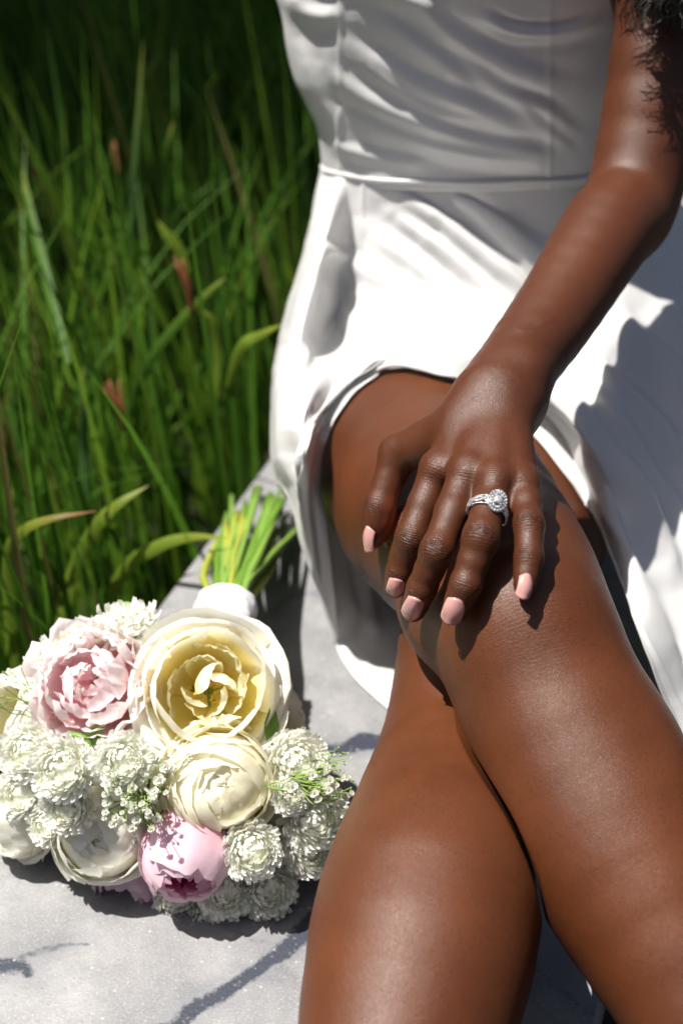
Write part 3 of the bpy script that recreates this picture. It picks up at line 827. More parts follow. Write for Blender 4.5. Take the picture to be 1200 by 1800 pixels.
def cloth(name, V, mat, parent, th=.0011):
    nu, nv = V.shape[:2]; mb = MB(); mb.add(V, gridF(nu, nv)); o = mb.build(name, mat, parent)
    md = o.modifiers.new('thickness', 'SOLIDIFY'); md.thickness = th; md.offset = 0
    return o
G = tensor(NET, 300, 200)
V = P(G[..., 0], G[..., 1], G[..., 2])
SK = [
 ([(700, 335), (780, 390), (880, 470), (960, 560)], 13, 5.0), ([(690, 375), (780, 440), (880, 530), (960, 620)], 11, 5.0),
 ([(650, 400), (740, 470), (850, 560), (930, 640)], 13, 6.0), ([(640, 450), (720, 510), (800, 575), (870, 630)], 12, 3.5),
 ([(545, 425), (590, 445), (650, 478), (720, 510)], 10, 2.6), ([(760, 320), (850, 370), (950, 450)], 14, 4.0),
 ([(560, 520), (620, 560), (700, 600), (780, 620)], 18, 2.5), ([(600, 620), (660, 590), (740, 590), (820, 620)], 12, 2.0),
 ([(955, 660), (1030, 740), (1100, 850), (1170, 990)], 16, 5.0), ([(985, 650), (1070, 730), (1150, 850), (1230, 1000)], 18, 6.0),
 ([(1020, 620), (1110, 700), (1200, 810)], 20, 6.0), ([(1030, 800), (1090, 930), (1150, 1080), (1200, 1230)], 13, 4.0),
 ([(1060, 540), (1140, 610), (1230, 700)], 20, 5.0), ([(1080, 780), (1140, 900), (1200, 1040)], 14, 4.0), ([(1000, 780), (1050, 870), (1090, 960)], 9, 2.5),
 ([(500, 600), (495, 700), (500, 800), (515, 860)], 12, 4.0), ([(540, 600), (520, 700), (515, 800)], 10, 3.0),
]
px, py, _ = proj(V); n = normals_grid(V)
V = V+n*folds(px, py, SK)[..., None]*1.5+n*(.0016*vnoise(V*[28, 28, 28])+.0006*vnoise(V*75))[..., None]
# side seam running down from the waist
px, py, _ = proj(V)
seam = np.exp(-((px-(640-.04*(py-300)))/3.5)**2)*sstep(520, 380, py)*(py > 295)
V = V+n*(seam*.0012)[..., None]
vv_ = np.linspace(0, 1, V.shape[1])[None]
V = V+n*(.0016*np.exp(-((vv_-.90)/.018)**2)-.0012*np.exp(-((vv_-.94)/.02)**2))[..., None]
V = pushout(V, .0028)
cloth('skirt', V, SATIN, dress)
# the back panel that falls behind the thigh and lies on the marble
NP = [
 [(560, 850, 1.10), (562, 920, 1.10), (572, 1010, 1.11), (582, 1080, 1.13), (592, 1140, zd(1140, .006)), (622, 1190, zd(1190, .004)), (655, 1222, zd(1222, .003)), (686, 1250, zd(1250, .003))],
 [(600, 860, 1.13), (600, 930, 1.13), (608, 1010, 1.14), (615, 1070, 1.14), (622, 1122, zd(1122, .012)), (645, 1165, zd(1165, .006)), (680, 1200, zd(1200, .004)), (715, 1235, zd(1235, .003))],
 [(660, 900, 1.16), (660, 960, 1.16), (660, 1020, 1.16), (662, 1060, 1.16), (668, 1100, zd(1100, .018)), (690, 1140, zd(1140, .010)), (720, 1180, zd(1180, .005)), (750, 1220, zd(1220, .003))],
 [(740, 940, 1.19), (735, 980, 1.19), (730, 1020, 1.18), (730, 1050, 1.18), (735, 1085, zd(1085, .016)), (750, 1120, zd(1120, .01)), (775, 1160, zd(1160, .006)), (800, 1200, zd(1200, .003))],
]
G = tensor(NP, 70, 130); V = P(G[..., 0], G[..., 1], G[..., 2]); px, py, _ = proj(V); n = normals_grid(V)
V = V+n*(folds(px, py, [([(600, 900), (605, 1000), (625, 1100)], 9, 3), ([(640, 950), (645, 1040), (665, 1120)], 10, 3), ([(600, 1140), (640, 1185), (690, 1225)], 7, 2)])+.0008*vnoise(V*40))[..., None]
V[..., 2] = np.maximum(V[..., 2], .0022)
cloth('slit_panel', V, SATIN, dress)
# bodice: rings round the torso
zs = np.array([.288, .300, .335, .376, .42, .50, .56, .60]); rx = np.array([.1215, .1235, .130, .147, .156, .165, .162, .158]); ry = np.array([.087, .088, .092, .098, .104, .125, .118, .105])
cy = np.array([.462, .462, .463, .466, .470, .480, .490, .495])
nz, na_ = 170, 360
zz = np.linspace(.2885, .60, nz)
def itp(v): return catmull(np.stack([zs, v], 1), 600)
def at_z(v):
    c = itp(v); return np.interp(zz, c[:, 0], c[:, 1])
A_ = np.linspace(0, 2*math.pi, na_, endpoint=False)[:, None]
V = np.stack([.107+at_z(rx)*np.cos(A_)+0*A_, at_z(cy)+at_z(ry)*np.sin(A_), zz+.021*np.clip(-np.sin(A_), -.3, 1)*sstep(.46, .29, zz)], -1)
nn = nrm(np.stack([np.cos(A_)/at_z(rx), np.sin(A_)/at_z(ry), 0*A_*zz], -1))
px, py, _ = proj(V)
BD = [
 ([(590, 60), (700, 130), (830, 190), (960, 230)], 13, 4.5), ([(570, 120), (680, 190), (830, 250), (1000, 280)], 12, 5.0),
 ([(560, 180), (670, 230), (800, 270), (940, 290)], 10, 3.5), ([(640, 20), (720, 70), (790, 120), (830, 160)], 14, 6.0),
 ([(700, -20), (790, 60), (900, 120), (1010, 150)], 14, 5.0), ([(840, 20), (890, 50), (950, 58), (1010, 50), (1060, 25)], 8, 6.0),
 ([(520, 60), (555, 150), (600, 230), (640, 290)], 12, 4.0), ([(510, -20), (540, 20), (600, 30)], 12, 5.0),
 ([(880, 160), (950, 190), (1020, 240)], 11, 3.0), ([(640, 110), (740, 190), (860, 225)], 9, 2.5), ([(900, 180), (960, 230), (1010, 270)], 9, 2.5),
 ([(580, 250), (660, 275), (760, 290)], 8, 2.5), ([(800, 100), (900, 170), (1000, 200)], 10, 3.0), ([(600, -60), (700, -10), (800, 20)], 14, 5.0),
]
front = (np.sin(A_) < .15)
V = V+nn*((folds(px, py, BD)*front*.62)+.0012*vnoise(V*30))[..., None]
vseam = (np.exp(-((px-965)/3.5)**2)+np.exp(-((px-(598-.0*py))/3.5)**2))*.0012*front
V = V+nn*vseam[..., None]
mb = MB(); mb.add(V, gridF(na_, nz, wrap=True)); o = mb.build('bodice', SATIN, dress)
md = o.modifiers.new('thickness', 'SOLIDIFY'); md.thickness = .0012; md.offset = 0
# piped waist seam
a = np.linspace(0, 2*math.pi, 120, endpoint=False)
mb = MB(); ring = np.stack([.107+.1235*np.cos(a), .462+.0885*np.sin(a), .2955+.021*np.clip(-np.sin(a), -.3, 1)+.0005*np.sin(9*a)], 1)
ring = np.concatenate([ring, ring[:1]]); tube(mb, ring, .0022, 8, cap=False); mb.build('waist_seam', SATIN, dress)

# ------------------------------------------------------------------ hair: long black curls falling over the shoulder
mb = MB()
def lock(pts, rr, turns, ns, sr=.0008, n=64):
    """one ringlet: ns fine strands that wind together"""
    c = catmull(pts, n); t = nrm(np.gradient(c, axis=0)); x, _, _ = frame(t[0]); s = np.linspace(0, 1, n); XX = []
    for i in range(n):
        x = nrm(x-t[i]*(x@t[i])); XX.append(x)
    XX = np.array(XX); YY = np.cross(t, XX); ph0 = random.random()*6.28
    for k in range(ns):
        ph = ph0+random.gauss(0, .45); r = rr*random.uniform(.75, 1.15)*np.minimum(1, s*4)*(1-.25*s); e = random.uniform(.88, 1.0)
        a = ph+turns*2*math.pi*s**1.1; off = np.array([random.gauss(0, .0012) for _ in range(3)])
        X = c+(np.cos(a)*r)[:, None]*XX+(np.sin(a)*r)[:, None]*YY+off
        m = max(10, int(n*e)); tube(mb, X[:m], sr*(1-.75*s[:m]**3), 4)
hd = np.array([.107, .47, .885])
def J(s): return np.array([random.gauss(0, s), random.gauss(0, s), random.gauss(0, s)])
for i in range(150):
    a = random.uniform(-.15, math.pi+.15); el = random.uniform(.1, 1.5); front = i % 5 != 0
    if front: a = random.uniform(-.25, 1.3)
    root = hd+np.array([math.cos(a)*math.cos(el)*.074, .02+math.sin(a)*math.cos(el)*.095, math.sin(el)*.11])
    if front:                        # over the left shoulder, hanging in front of the upper arm
        tip = P(random.uniform(1078, 1260), random.uniform(-25, 92), random.uniform(.94, 1.02))
        m1 = np.array([.222, .45, .80])+J(.012); m2 = np.array([.25, .39, .64])+J(.016)
        lock([root, m1, m2, (m2+tip)/2+np.array([0, -.01, .01])+J(.008), tip], random.uniform(.005, .009), random.uniform(8, 12), 12)
    else:
        sx = random.choice([-1, 1])
        lock([root, np.array([.107+sx*.10, .52, .80])+J(.012), np.array([.107+sx*.09, .58, .68])+J(.012), np.array([.107+sx*.08, .61, .55])+J(.02)], random.uniform(.005, .009), random.uniform(7, 10), 10)
# close cap of hair over the skull
u, v = np.meshgrid(np.linspace(-.35, math.pi+.35, 40), np.linspace(-.35, 1.56, 24), indexing='ij')
cap = hd+np.stack([np.cos(u)*np.cos(v)*.079, .012+np.sin(u)*np.cos(v)*.097, np.sin(v)*.116], -1)
cap += nrm(cap-hd)*(.003*vnoise(cap*180))[..., None]
mb.add(cap, gridF(40, 24))
mb.build('hair', HAIR, woman)

# ------------------------------------------------------------------ the ring
def m_metal():
    m = NT('white_gold'); m.set(Base_Color=(.80, .78, .76, 1), Metallic=1., Roughness=.18); return m.m
def m_dia():
    m = NT('diamond'); m.set(Base_Color=(.70, .69, .73, 1), Roughness=.06, IOR=2.2, Metallic=.6)
    m.b.inputs['Specular IOR Level'].default_value = 1.; return m.m
GOLD, DIA = m_metal(), m_dia()
a1, a2 = FP['ring'][1], FP['ring'][2]; rax = nrm(a2-a1); rc = a1+(a2-a1)*.55
# place so that the band crosses the finger where it does in the photograph
best = min(np.linspace(.2, .95, 40), key=lambda t: abs(proj(a1+(a2-a1)*t)[1]-903)); rc = a1+(a2-a1)*best
vw = nrm(CAM-rc); up = nrm(vw-rax*(vw@rax)); sd_ = np.cross(rax, up)
rr = (FR['ring'][1]*.55+FR['ring'][2]*.45)*1.01
tiltR = -.10
ring = empty('ring', rc, 'diamond halo engagement ring with twisted pave band on the ring finger', 'ring')
def rpt(a, off=0., lift=0.):
    """a=0 is the top of the finger; off along the finger"""
    r = (rr+.0008+np.asarray(lift, float)+0*a)[:, None]
    return rc+(np.cos(a)[:, None]*up+np.sin(a)[:, None]*sd_)*r+rax*(off+tiltR*rr*np.sin(a))[:, None]
def gem(mb, c, n_, r, k=8):
    x, y, _ = frame(n_, (.3, .2, .9)); an = np.arange(k)*2*math.pi/k; e = np.cos(an)[:, None]*x+np.sin(an)[:, None]*y
    V = np.concatenate([c+e*r*.58+n_*r*.32, c+e*r, [c-n_*r*.75], [c+n_*r*.32]])
    F3 = []; F4 = []
    for i in range(k):
        j = (i+1) % k; F4.append([k+i, k+j, j, i]); F3 += [[k+j, k+i, 2*k], [i, j, 2*k+1]]
    mb.add(V, F4, F3)
for sgn in (-1, 1):
    a = np.linspace(0, 2*math.pi, 100); topw = (np.cos(a)*.5+.5)**.7
    off = sgn*.0019*np.cos(a*5)*topw+sgn*.0003
    mb = MB(); tube(mb, rpt(a, off, .0002*np.sin(a*5)*sgn), .0010, 7, cap=False); mb.build('band', GOLD, ring)
mb = MB(); mg = MB()
for sgn in (-1, 1):
    for a0 in np.linspace(-1.75, 1.75, 46):
        a = np.array([a0]); topw = (math.cos(a0)*.5+.5)**.7
        p = rpt(a, sgn*.0019*np.cos(a*5)*topw+sgn*.0003, .0008)[0]; n0 = nrm(p-rc-rax*((p-rc)@rax)); gem(mb, p, n0, .00095, 6)
        p2 = rpt(a, sgn*.0030*np.ones(1)+0*a, .0003)[0]; gem(mg, p2, n0, .0006, 5)
for a0, off in ((-.35, 0.), (-.85, 0.), (-1.3, 0)):
    p = rpt(np.array([a0]), np.array([off]), .0006)[0]; gem(mb, p, nrm(p-rc), .0016, 8)
tag(mb.build('pave_stones', DIA, ring, smooth=False), kind='stuff'); tag(mg.build('beads', GOLD, ring), kind='stuff')
# pear halo and centre stone, set to the side of the finger that faces the little finger
hc_a = min(np.linspace(-1.2, 1.2, 60), key=lambda t: abs(proj(rpt(np.array([t]))[0])[0]-871))
hc = rpt(np.array([hc_a]), np.zeros(1), .0022)[0]; hn_ = nrm(hc-rc-rax*((hc-rc)@rax))*.8+nrm(CAM-hc)*.4; hn_ = nrm(hn_)
hx = nrm(rax-hn_*(rax@hn_)); hy = np.cross(hn_, hx)
def pear(a, r): return hc+(np.cos(a)*r*1.12+.10*r*np.cos(a)**3)[:, None]*hx+(np.sin(a)*r*.95)[:, None]*hy
mb = MB()
for rad_, k, gr in ((.0037, 14, .0009), (.0052, 19, .0009)):
    for a0 in np.arange(k)*2*math.pi/k: gem(mb, pear(np.array([a0]), rad_)[0]+hn_*(.0006 if rad_ < .005 else 0), hn_, gr, 6)
tag(mb.build('halo_stones', DIA, ring, smooth=False), kind='stuff')
mb = MB(); a = np.linspace(0, 2*math.pi, 40)
for r_, h_ in ((.0044, -.0003), (.0058, -.0006), (.0029, 0.)): tube(mb, pear(a, r_)+hn_*h_, .00045, 6, cap=False)
mb.add(np.concatenate([pear(a[:-1], .0056)-hn_*.0008, [hc-hn_*.0008]]), None, [[i, (i+1) % 39, 39] for i in range(39)])
mb.build('halo', GOLD, ring)
mb = MB(); gem(mb, hc+hn_*.0014, hn_, .0029, 10); mb.build('centre_stone', DIA, ring, smooth=False)
for k in range(4):
    a0 = np.array([math.pi/4+k*math.pi/2]); p = pear(a0, .0029)[0]; mb = MB(); tube(mb, [p-hn_*.0005, p+hn_*.0018, p*.8+hc*.2+hn_*.0023], [.0004, .0004, .0003], 6); mb.build('prong', GOLD, ring)

# ------------------------------------------------------------------ the bouquet
BC = P(320, 1345, 1.0)                                    # middle of the flower dome
TIE = P(392, 1085, 1.03)
bq = empty('bouquet', onz(320, 1400), 'bridal bouquet of cream roses, pink peonies and white chrysanthemums lying on the marble', 'bouquet')
def lerp(a, b, t): return np.asarray(a)[None]*(1-t[..., None])+np.asarray(b)[None]*t[..., None]
def petal(parent, C, fr, Rr, az, hw, a0, a1, curl=.0, curla=.0, ruf=.0, hz=1.0, spiral=.04, cb=(.8, .7, .3), cr=(.82, .8, .7), cp=1.5, notch=0., nm='petal', ns=12, nt_=13, point=.18, rnd=None, th=.0005):
    x, y, d = fr; s = np.linspace(0, 1, ns)[:, None]; t = np.linspace(-1, 1, nt_)[None]
    k = random.random()*50
    se = s*(1-point*np.abs(t)**2.4-notch*np.exp(-(t/.16)**2)*s**4)
    se = se*(1+ .05*ruf/.002*(np.sin(t*7+k)*.5+np.sin(t*13+k*2)*.4)*s**3) if ruf else se
    al = a0+(a1-a0)*se; rim = np.clip((s-.62)/.38, 0, 1)**2
    al = al+curla*rim*(1-.35*np.abs(t))
    wv = hw*(.55+.45*np.sin(np.clip(s*1.15, 0, 1)*math.pi/2))
    A = az+t*wv
    rad = Rr*(1+spiral*t)*(1+curl*rim)+ruf*s**2*(np.sin(t*8+k)+.7*np.sin(t*15+s*5+k*3))+Rr*.025*np.sin(s*5+t*3+k)
    rad = rad+Rr*.05*np.abs(t)**3*s
    pos = C+(np.cos(al)*rad*hz)[..., None]*d+(np.sin(al)*rad)[..., None]*(np.cos(A)[..., None]*x+np.sin(A)[..., None]*y)
    cs = np.broadcast_to(sstep(.30, .85, s+0*t+.10*np.abs(t)), pos.shape[:2]); col = lerp(cb, cr, cs.ravel())
    mb = MB(); mb.add(pos, gridF(ns, nt_), col=col)
    o = mb.build(nm, PETAL, parent)
    return o
def core(nm, C, d, r, col=(.10, .2, .03)):
    """green receptacle and short stem end that carries the petals"""
    mb = MB(); s = np.linspace(0, 1, 7)
    tube(mb, C-d*(r*1.0)+d*(s[:, None]*r*.4), r*.34*np.sqrt(np.clip(s*(1.25-s)*2.2, .02, 1)), 10, col=np.array(col))
    return mb.build(nm, GREEN, bq)
D2R = math.pi/180
CREAM_R, CREAM_B = (.93, .925, .87), (.90, .82, .42)
def rose(px, py, d, rpx, axis, layers, lab=None, cb=CREAM_B, cr=CREAM_R, hz=1., tw=0., nm='rose'):
    C = P(px, py, d); r = rpx/2500*d; fr = frame(nrm(axis)); k = core(nm, C, fr[2], r)
    if lab: k['label'] = lab
    ph = tw
    for (f, n, a1, curl, cua, hwf) in layers:
        ph += random.uniform(.3, .9)
        for i in range(n):
            petal(k, C, frame(nrm(fr[2]+np.array([random.gauss(0, .07) for _ in range(3)])), fr[1]), r*f*random.uniform(.94, 1.05), ph+i*2*math.pi/n+random.gauss(0, .12), hwf*math.pi/n, 172*D2R, (a1+random.gauss(0, 5))*D2R, curl, cua*D2R*random.uniform(.6, 1.3), .0006, hz, .05*random.uniform(.5, 1.4), cb, cr, 1.2, ruf_(f))
    if len(layers) > 6:      # furled heart
        uu, vv = np.meshgrid(np.linspace(0, 2*math.pi, 20, endpoint=False), np.linspace(-1.55, 1.55, 14), indexing='ij'); rr_ = .30+.03*np.sin(uu*3+vv*4)
        S_ = C+r*.30*fr[2]+r*((np.sin(vv)*1.05*rr_)[..., None]*fr[2]+(np.cos(vv)*rr_)[..., None]*(np.cos(uu)[..., None]*fr[0]+np.sin(uu)[..., None]*fr[1]))
        mb = MB(); mb.add(S_, gridF(20, 14, wrap=True), col=np.array((.92, .87, .55))); mb.build('petal', PETAL, k)
    return k, C, fr, r
def ruf_(f): return random.choice([0, 0, .04])
def outw(px, py, d, mixcam=.5): return nrm(nrm(P(px, py, d)-BC)*(1-mixcam)+nrm(CAM-P(px, py, d))*mixcam)
# large open garden rose
k, C, fr, r = rose(368, 1208, .918, 118, outw(355, 1190, .88, .62), [
    (1.14, 5, 96, .14, 26, 1.55), (1.08, 5, 80, .12, 22, 1.5), (.98, 5, 62, .10, 22, 1.5), (.86, 4, 50, .05, 14, 1.4)], 'large open cream rose with a yellow heart', hz=.82, cb=(.92, .80, .26))
for i in range(9):       # folded inner petals around the heart
    az = i*2.4; petal(k, C-fr[2]*r*.18, frame(nrm(fr[2]+.25*(math.cos(az)*fr[0]+math.sin(az)*fr[1]))), r*random.uniform(.42, .66), az, .62, 165*D2R, random.uniform(34, 62)*D2R, .0, random.uniform(-15, 12)*D2R, .0008, .95, .10, (.92, .78, .22), (.93, .92, .76), 1.3, .12)
for i in range(5):
    az = i*1.3+.4; petal(k, C-fr[2]*r*.1+(math.cos(az)*fr[0]+math.sin(az)*fr[1])*r*.16, frame(nrm(fr[2]+.5*(math.cos(az)*fr[0]+math.sin(az)*fr[1]))), r*random.uniform(.25, .36), az+1.5, 1.1, 165*D2R, random.uniform(20, 40)*D2R, .0, 8*D2R, .0006, 1.2, .10, (.90, .76, .2), (.93, .91, .75), 1.3)
mb = MB()
for i in range(40):
    a = random.random()*6.28; q = random.random()*.24*r; b = C-fr[2]*r*.45+(math.cos(a)*fr[0]+math.sin(a)*fr[1])*q
    tube(mb, catmull([b, b+fr[2]*r*.16+(math.cos(a)*fr[0]+math.sin(a)*fr[1])*.001, b+fr[2]*r*.30+(math.cos(a)*fr[0]+math.sin(a)*fr[1])*.003], 5), [.0004, .0004, .0004, .0009, .0009], 5)
tag(mb.build('stamens', m_plain('stamen_gold', (.55, .33, .03), .6), k), kind='stuff')
# second rose, closed spiral heart
SP = [(1.20, 4, 84, .10, 26, 1.6), (1.10, 4, 60, .05, 16, 1.5), (1.03, 4, 46, .04, 14, 1.4), (.97, 4, 36, .04, 12, 1.35), (.91, 3, 27, .04, 10, 1.35), (.84, 3, 20, .03, 8, 1.35), (.76, 3, 13, .03, 6, 1.4), (.68, 3, 7, .0, 3, 1.5), (.64, 3, 1, .0, 0, 1.5), (.60, 4, 30, 0, 4, 1.3), (.56, 3, 16, 0, 0, 1.4), (.68, 2, -3, 0, 0, 1.15)]
rose(386, 1378, .908, 92, outw(395, 1405, .87, .6), SP, 'cream rose with a tight spiral heart below the large one', hz=.95, cr=(.93, .91, .78), cb=(.92, .85, .42))
rose(180, 1462, .925, 84, outw(168, 1500, .89, .50), SP, 'cream rose at the lower left of the bouquet', hz=.95, cb=(.90, .84, .48))
rose(40, 1262, .96, 78, outw(15, 1240, .96, .35), SP[:5], 'cream rose half hidden at the far left', hz=.95, cb=(.9, .85, .6))
rose(30, 1432, .955, 70, outw(-10, 1450, .96, .25), SP[:5], 'cream rose low at the left edge', hz=.95, cb=(.9, .85, .6))
rose(505, 1488, .955, 62, outw(530, 1500, .95, .3), SP[1:6], 'cream rose tucked under the right chrysanthemums', cb=(.90, .84, .48))
rose(478, 1262, .975, 66, outw(540, 1250, .97, .2), [(1.2, 4, 86, .1, 20, 1.5), (1.05, 4, 60, .05, 14, 1.5), (.9, 4, 46, .04, 9, 1.5)], 'cream rose showing its outer petals at the right', cb=(.90, .84, .48))
# pale ruffled peony
PK_R, PK_B = (.93, .83, .85), (.89, .60, .64)
C = P(158, 1198, .925); d_ = outw(140, 1180, .90, .55); fr = frame(d_); r = 96/2500*.925; k = core('peony', C, d_, r); k['label'] = 'pale pink ruffled open peony'
for f, n, a1, curl, cua, hwf, rf in [(1.18, 7, 88, .14, 20, 1.35, .0018), (1.05, 7, 70, .06, 14, 1.3, .0016), (.93, 6, 56, .03, 10, 1.2, .0014), (.78, 6, 46, 0, 8, 1.15, .0014), (.60, 5, 40, 0, 5, 1.15, .0012), (.42, 5, 34, 0, 3, 1.1, .001), (.25, 4, 26, 0, 0, 1.1, .0008)]:
    ph = random.random()*6
    for i in range(n):
        w_ = random.random()*.9; cr = tuple(np.array(PK_R)*(1-w_)+np.array((.93, .90, .90))*w_)
        petal(k, C+np.array([random.gauss(0, .0015) for _ in range(3)]), fr, r*f*random.uniform(.92, 1.07), ph+i*2*math.pi/n+random.gauss(0, .15), hwf*math.pi/n*random.uniform(.8, 1.2), 170*D2R, (a1+random.gauss(0, 7))*D2R, curl, cua*D2R*random.uniform(.3, 1.6), rf, .88, .05, PK_B, cr, .9, random.choice([0, .1, .16]))
# white frilly petals standing at the top edge
# closed pink peony, its mouth turned to the viewer
C = P(326, 1500, .908); fr = frame(nrm(nrm(CAM-C)*.62+np.array([-.05, -.35, -.62]))); r = 80/2500*.915; k = core('peony', C, fr[2], r); k['label'] = 'pink peony bud opening on a magenta heart'
for f, n, a1, curl, cua, hwf, rf, cb_, cr_ in [(1.0, 4, 34, .02, 6, 1.5, .0008, (.85, .45, .60), (.92, .76, .84)), (.96, 4, 27, .0, 3, 1.5, .0009, (.85, .42, .58), (.92, .73, .82)), (.86, 5, 22, .0, 0, 1.4, .0012, (.72, .14, .34), (.85, .5, .65)),
                                     (.66, 6, 20, 0, 0, 1.2, .0012, (.40, .01, .09), (.50, .04, .18)), (.42, 5, 14, 0, 0, 1.2, .0010, (.40, .01, .09), (.52, .05, .2)), (.25, 4, 12, 0, 0, 1.2, .0008, (.42, .01, .1), (.55, .08, .22))]:
    ph = random.random()*6
    for i in range(n):
        petal(k, C, fr, r*f*random.uniform(.97, 1.03), ph+i*2*math.pi/n+random.gauss(0, .1), hwf*math.pi/n, 172*D2R, (a1+random.gauss(0, 4))*D2R, curl, cua*D2R, rf, 1.02, .045, cb_, cr_, 1.0, random.choice([0, .06, .12]))
C = P(222, 1553, .945); fr = frame(outw(215, 1590, .94, .2)); r = 60/2500*.945; k = core('peony', C, fr[2], r); k['label'] = 'pink peony mostly hidden under the lower left rose'
for f, n, a1 in ((1.0, 5, 70), (.9, 5, 50), (.75, 5, 38)):
    for i in range(n): petal(k, C, fr, r*f, i*2*math.pi/n+f*9, 1.4*math.pi/n, 172*D2R, (a1+random.gauss(0, 4))*D2R, .05, 8*D2R, .001, 1., .04, (.72, .36, .5), (.80, .62, .72), 1., 0)

def mum(px, py, d, rpx, axis, n=340, frill=False, lab=None, seed=None):
    C = P(px, py, d); r = rpx/2500*d; fr = frame(nrm(axis)); x, y, z = fr
    mb = MB(); tube(mb, [C-z*r*.9, C-z*r*.1], [r*.10, r*.25], 8, col=np.array((.2, .32, .06)))
    for i in range(n):
        u = (i+.5)/n; al = (math.acos(1-u*1.36)); az = i*2.39996+random.gauss(0, .10)
        al += random.gauss(0, .05)
        e = math.cos(al)*z+math.sin(al)*(math.cos(az)*x+math.sin(az)*y)
        L = r*(.62+.42*min(1, al/1.2)**.8)*random.uniform(.86, 1.10); wdt = r*random.uniform(.058, .080)*(.75+.35*min(1, al))
        if frill: L *= random.uniform(.9, 1.2); wdt *= 1.5
        tn = nrm(-math.sin(al)*z+math.cos(al)*(math.cos(az)*x+math.sin(az)*y)); sdv = np.cross(e, tn)
        s = np.linspace(0, 1, 5)
        # grows outward and cups back towards the heart
        q = C-z*r*.22+e*(L*(.42+.58*s))[:, None]*1.0+tn*(r*(.20*np.sin(s*math.pi*.9)-.16*s**2))[:, None]
        ww = wdt*np.array([.55, .9, 1.15, 1.2, .8])
        V = np.stack([q-sdv*ww[:, None]+tn*-(wdt*.30), q+tn*wdt*.24, q+sdv*ww[:, None]-tn*wdt*.30], 0)
        cc = lerp((.88, .90, .74), (.95, .95, .93), (s**.6)*min(1, .5+al*.55))
        mb.add(V, gridF(3, 5), col=np.tile(cc, (3, 1)))
    uu, vv = np.meshgrid(np.linspace(0, 2*math.pi, 16, endpoint=False), np.linspace(-1.5, 1.5, 10), indexing='ij')
    S_ = C-z*r*.22+r*.50*(np.sin(vv)[..., None]*z+np.cos(vv)[..., None]*(np.cos(uu)[..., None]*x+np.sin(uu)[..., None]*y)); mb.add(S_, gridF(16, 10, wrap=True), col=np.array((.86, .87, .76)))
    o = mb.build('chrysanthemum', MUMP, bq)
    if lab: o['label'] = lab
    return o
MUMS = [(215, 1338, .885, 50), (108, 1352, .885, 54), (48, 1322, .915, 52), (38, 1395, .925, 46), (118, 1418, .895, 46), (84, 1450, .92, 36),
        (524, 1340, .915, 50), (556, 1438, .915, 54), (548, 1495, .925, 52), (443, 1496, .895, 52), (398, 1570, .92, 46), (472, 1568, .925, 46),
        (312, 1584, .935, 42), (372, 1618, .935, 44), (510, 1398, .90, 34)]
for i, (px, py, d, rp) in enumerate(MUMS):
    mum(px, py, d, rp*random.uniform(.95, 1.12), outw(px, py, d-.02, .55))
for (px, py, d, rp) in [(205, 1098, .945, 50), (240, 1085, .955, 40), (128, 1128, .945, 42), (85, 1150, .945, 36), (4, 1415, .95, 34)]:
    mum(px, py, d, rp, nrm(outw(px, py, d, .35)+np.array([0, .2, .5])), n=46, frill=True)

# baby's breath: fine green stems with tiny double florets
def floret(mb, c, r, ax):
    x, y, z = frame(ax)
    for i in range(14):
        a = i*2.4; al = .25+1.25*(i/14); e = math.cos(al)*z+math.sin(al)*(math.cos(a)*x+math.sin(a)*y); sdv = np.cross(e, z); sdv = nrm(sdv) if np.linalg.norm(sdv) > 1e-5 else x
        V = [c+e*r*.15-sdv*r*.15, c+e*r*.15+sdv*r*.15, c+e*r*.8+sdv*r*.42+z*r*.15, c+e*r*1.02+z*r*.1, c+e*r*.8-sdv*r*.42+z*r*.15]
        mb.add(V, [[0, 1, 2, 4]], [[4, 2, 3]], col=np.array((.82, .83, .76)))
def sprig(px, py, d, rp, n, rfl=.0032, hide=0, lab=None):
    C = P(px, py, d); r = rp/2500*d; st = MB(); fl = MB(); root = C-nrm(C-BC)*.03
    for i in range(n):
        t = C+np.array([random.uniform(-1, 1), random.uniform(-1, 1), random.uniform(-1, 1)])*r+nrm(CAM-C)*random.uniform(-.2, .6)*r
        m_ = (root+t)/2+np.array([random.gauss(0, .25) for _ in range(3)])*r; c = catmull([root, m_, t], 8)
        tube(st, c, np.linspace(.0006, .0003, 8), 4)
        ax = nrm(t-root+nrm(CAM-t)*.02)
        if random.random() < .78: floret(fl, t, rfl*random.uniform(.6, 1.15), ax)
        else: tube(st, [t, t+ax*.0012, t+ax*.0024], [.0005, .0010, .0004], 5)
        b = c[5]; t2 = b+nrm(t-b+np.array([random.gauss(0, .4) for _ in range(3)])*r)*.008; tube(st, [b, t2], .00028, 4)
        tube(st, [t2, t2+ax*.0010, t2+ax*.0018], [.0004, .0008, .0003], 5)
    o = st.build('babys_breath', m_bb, bq); tag(fl.build('florets', MUMP, o), kind='stuff')
m_bb = m_plain('fine_stem', (.22, .34, .07), .5)
for a in [(212, 1392, .875, 30, 14), (245, 1425, .872, 34, 18), (272, 1405, .878, 20, 8), (198, 1425, .885, 18, 6), (290, 1352, .885, 16, 4, .0042), (268, 1332, .885, 10, 2, .0045),
          (580, 1388, .885, 30, 16), (560, 1372, .885, 22, 9), (604, 1412, .90, 16, 8), (510, 1392, .875, 20, 6, .0038), (596, 1342, .91, 26, 10, .0012), (12, 1222, .93, 40, 12, .0016), (330, 1345, .89, 14, 2)]:
    sprig(*a)
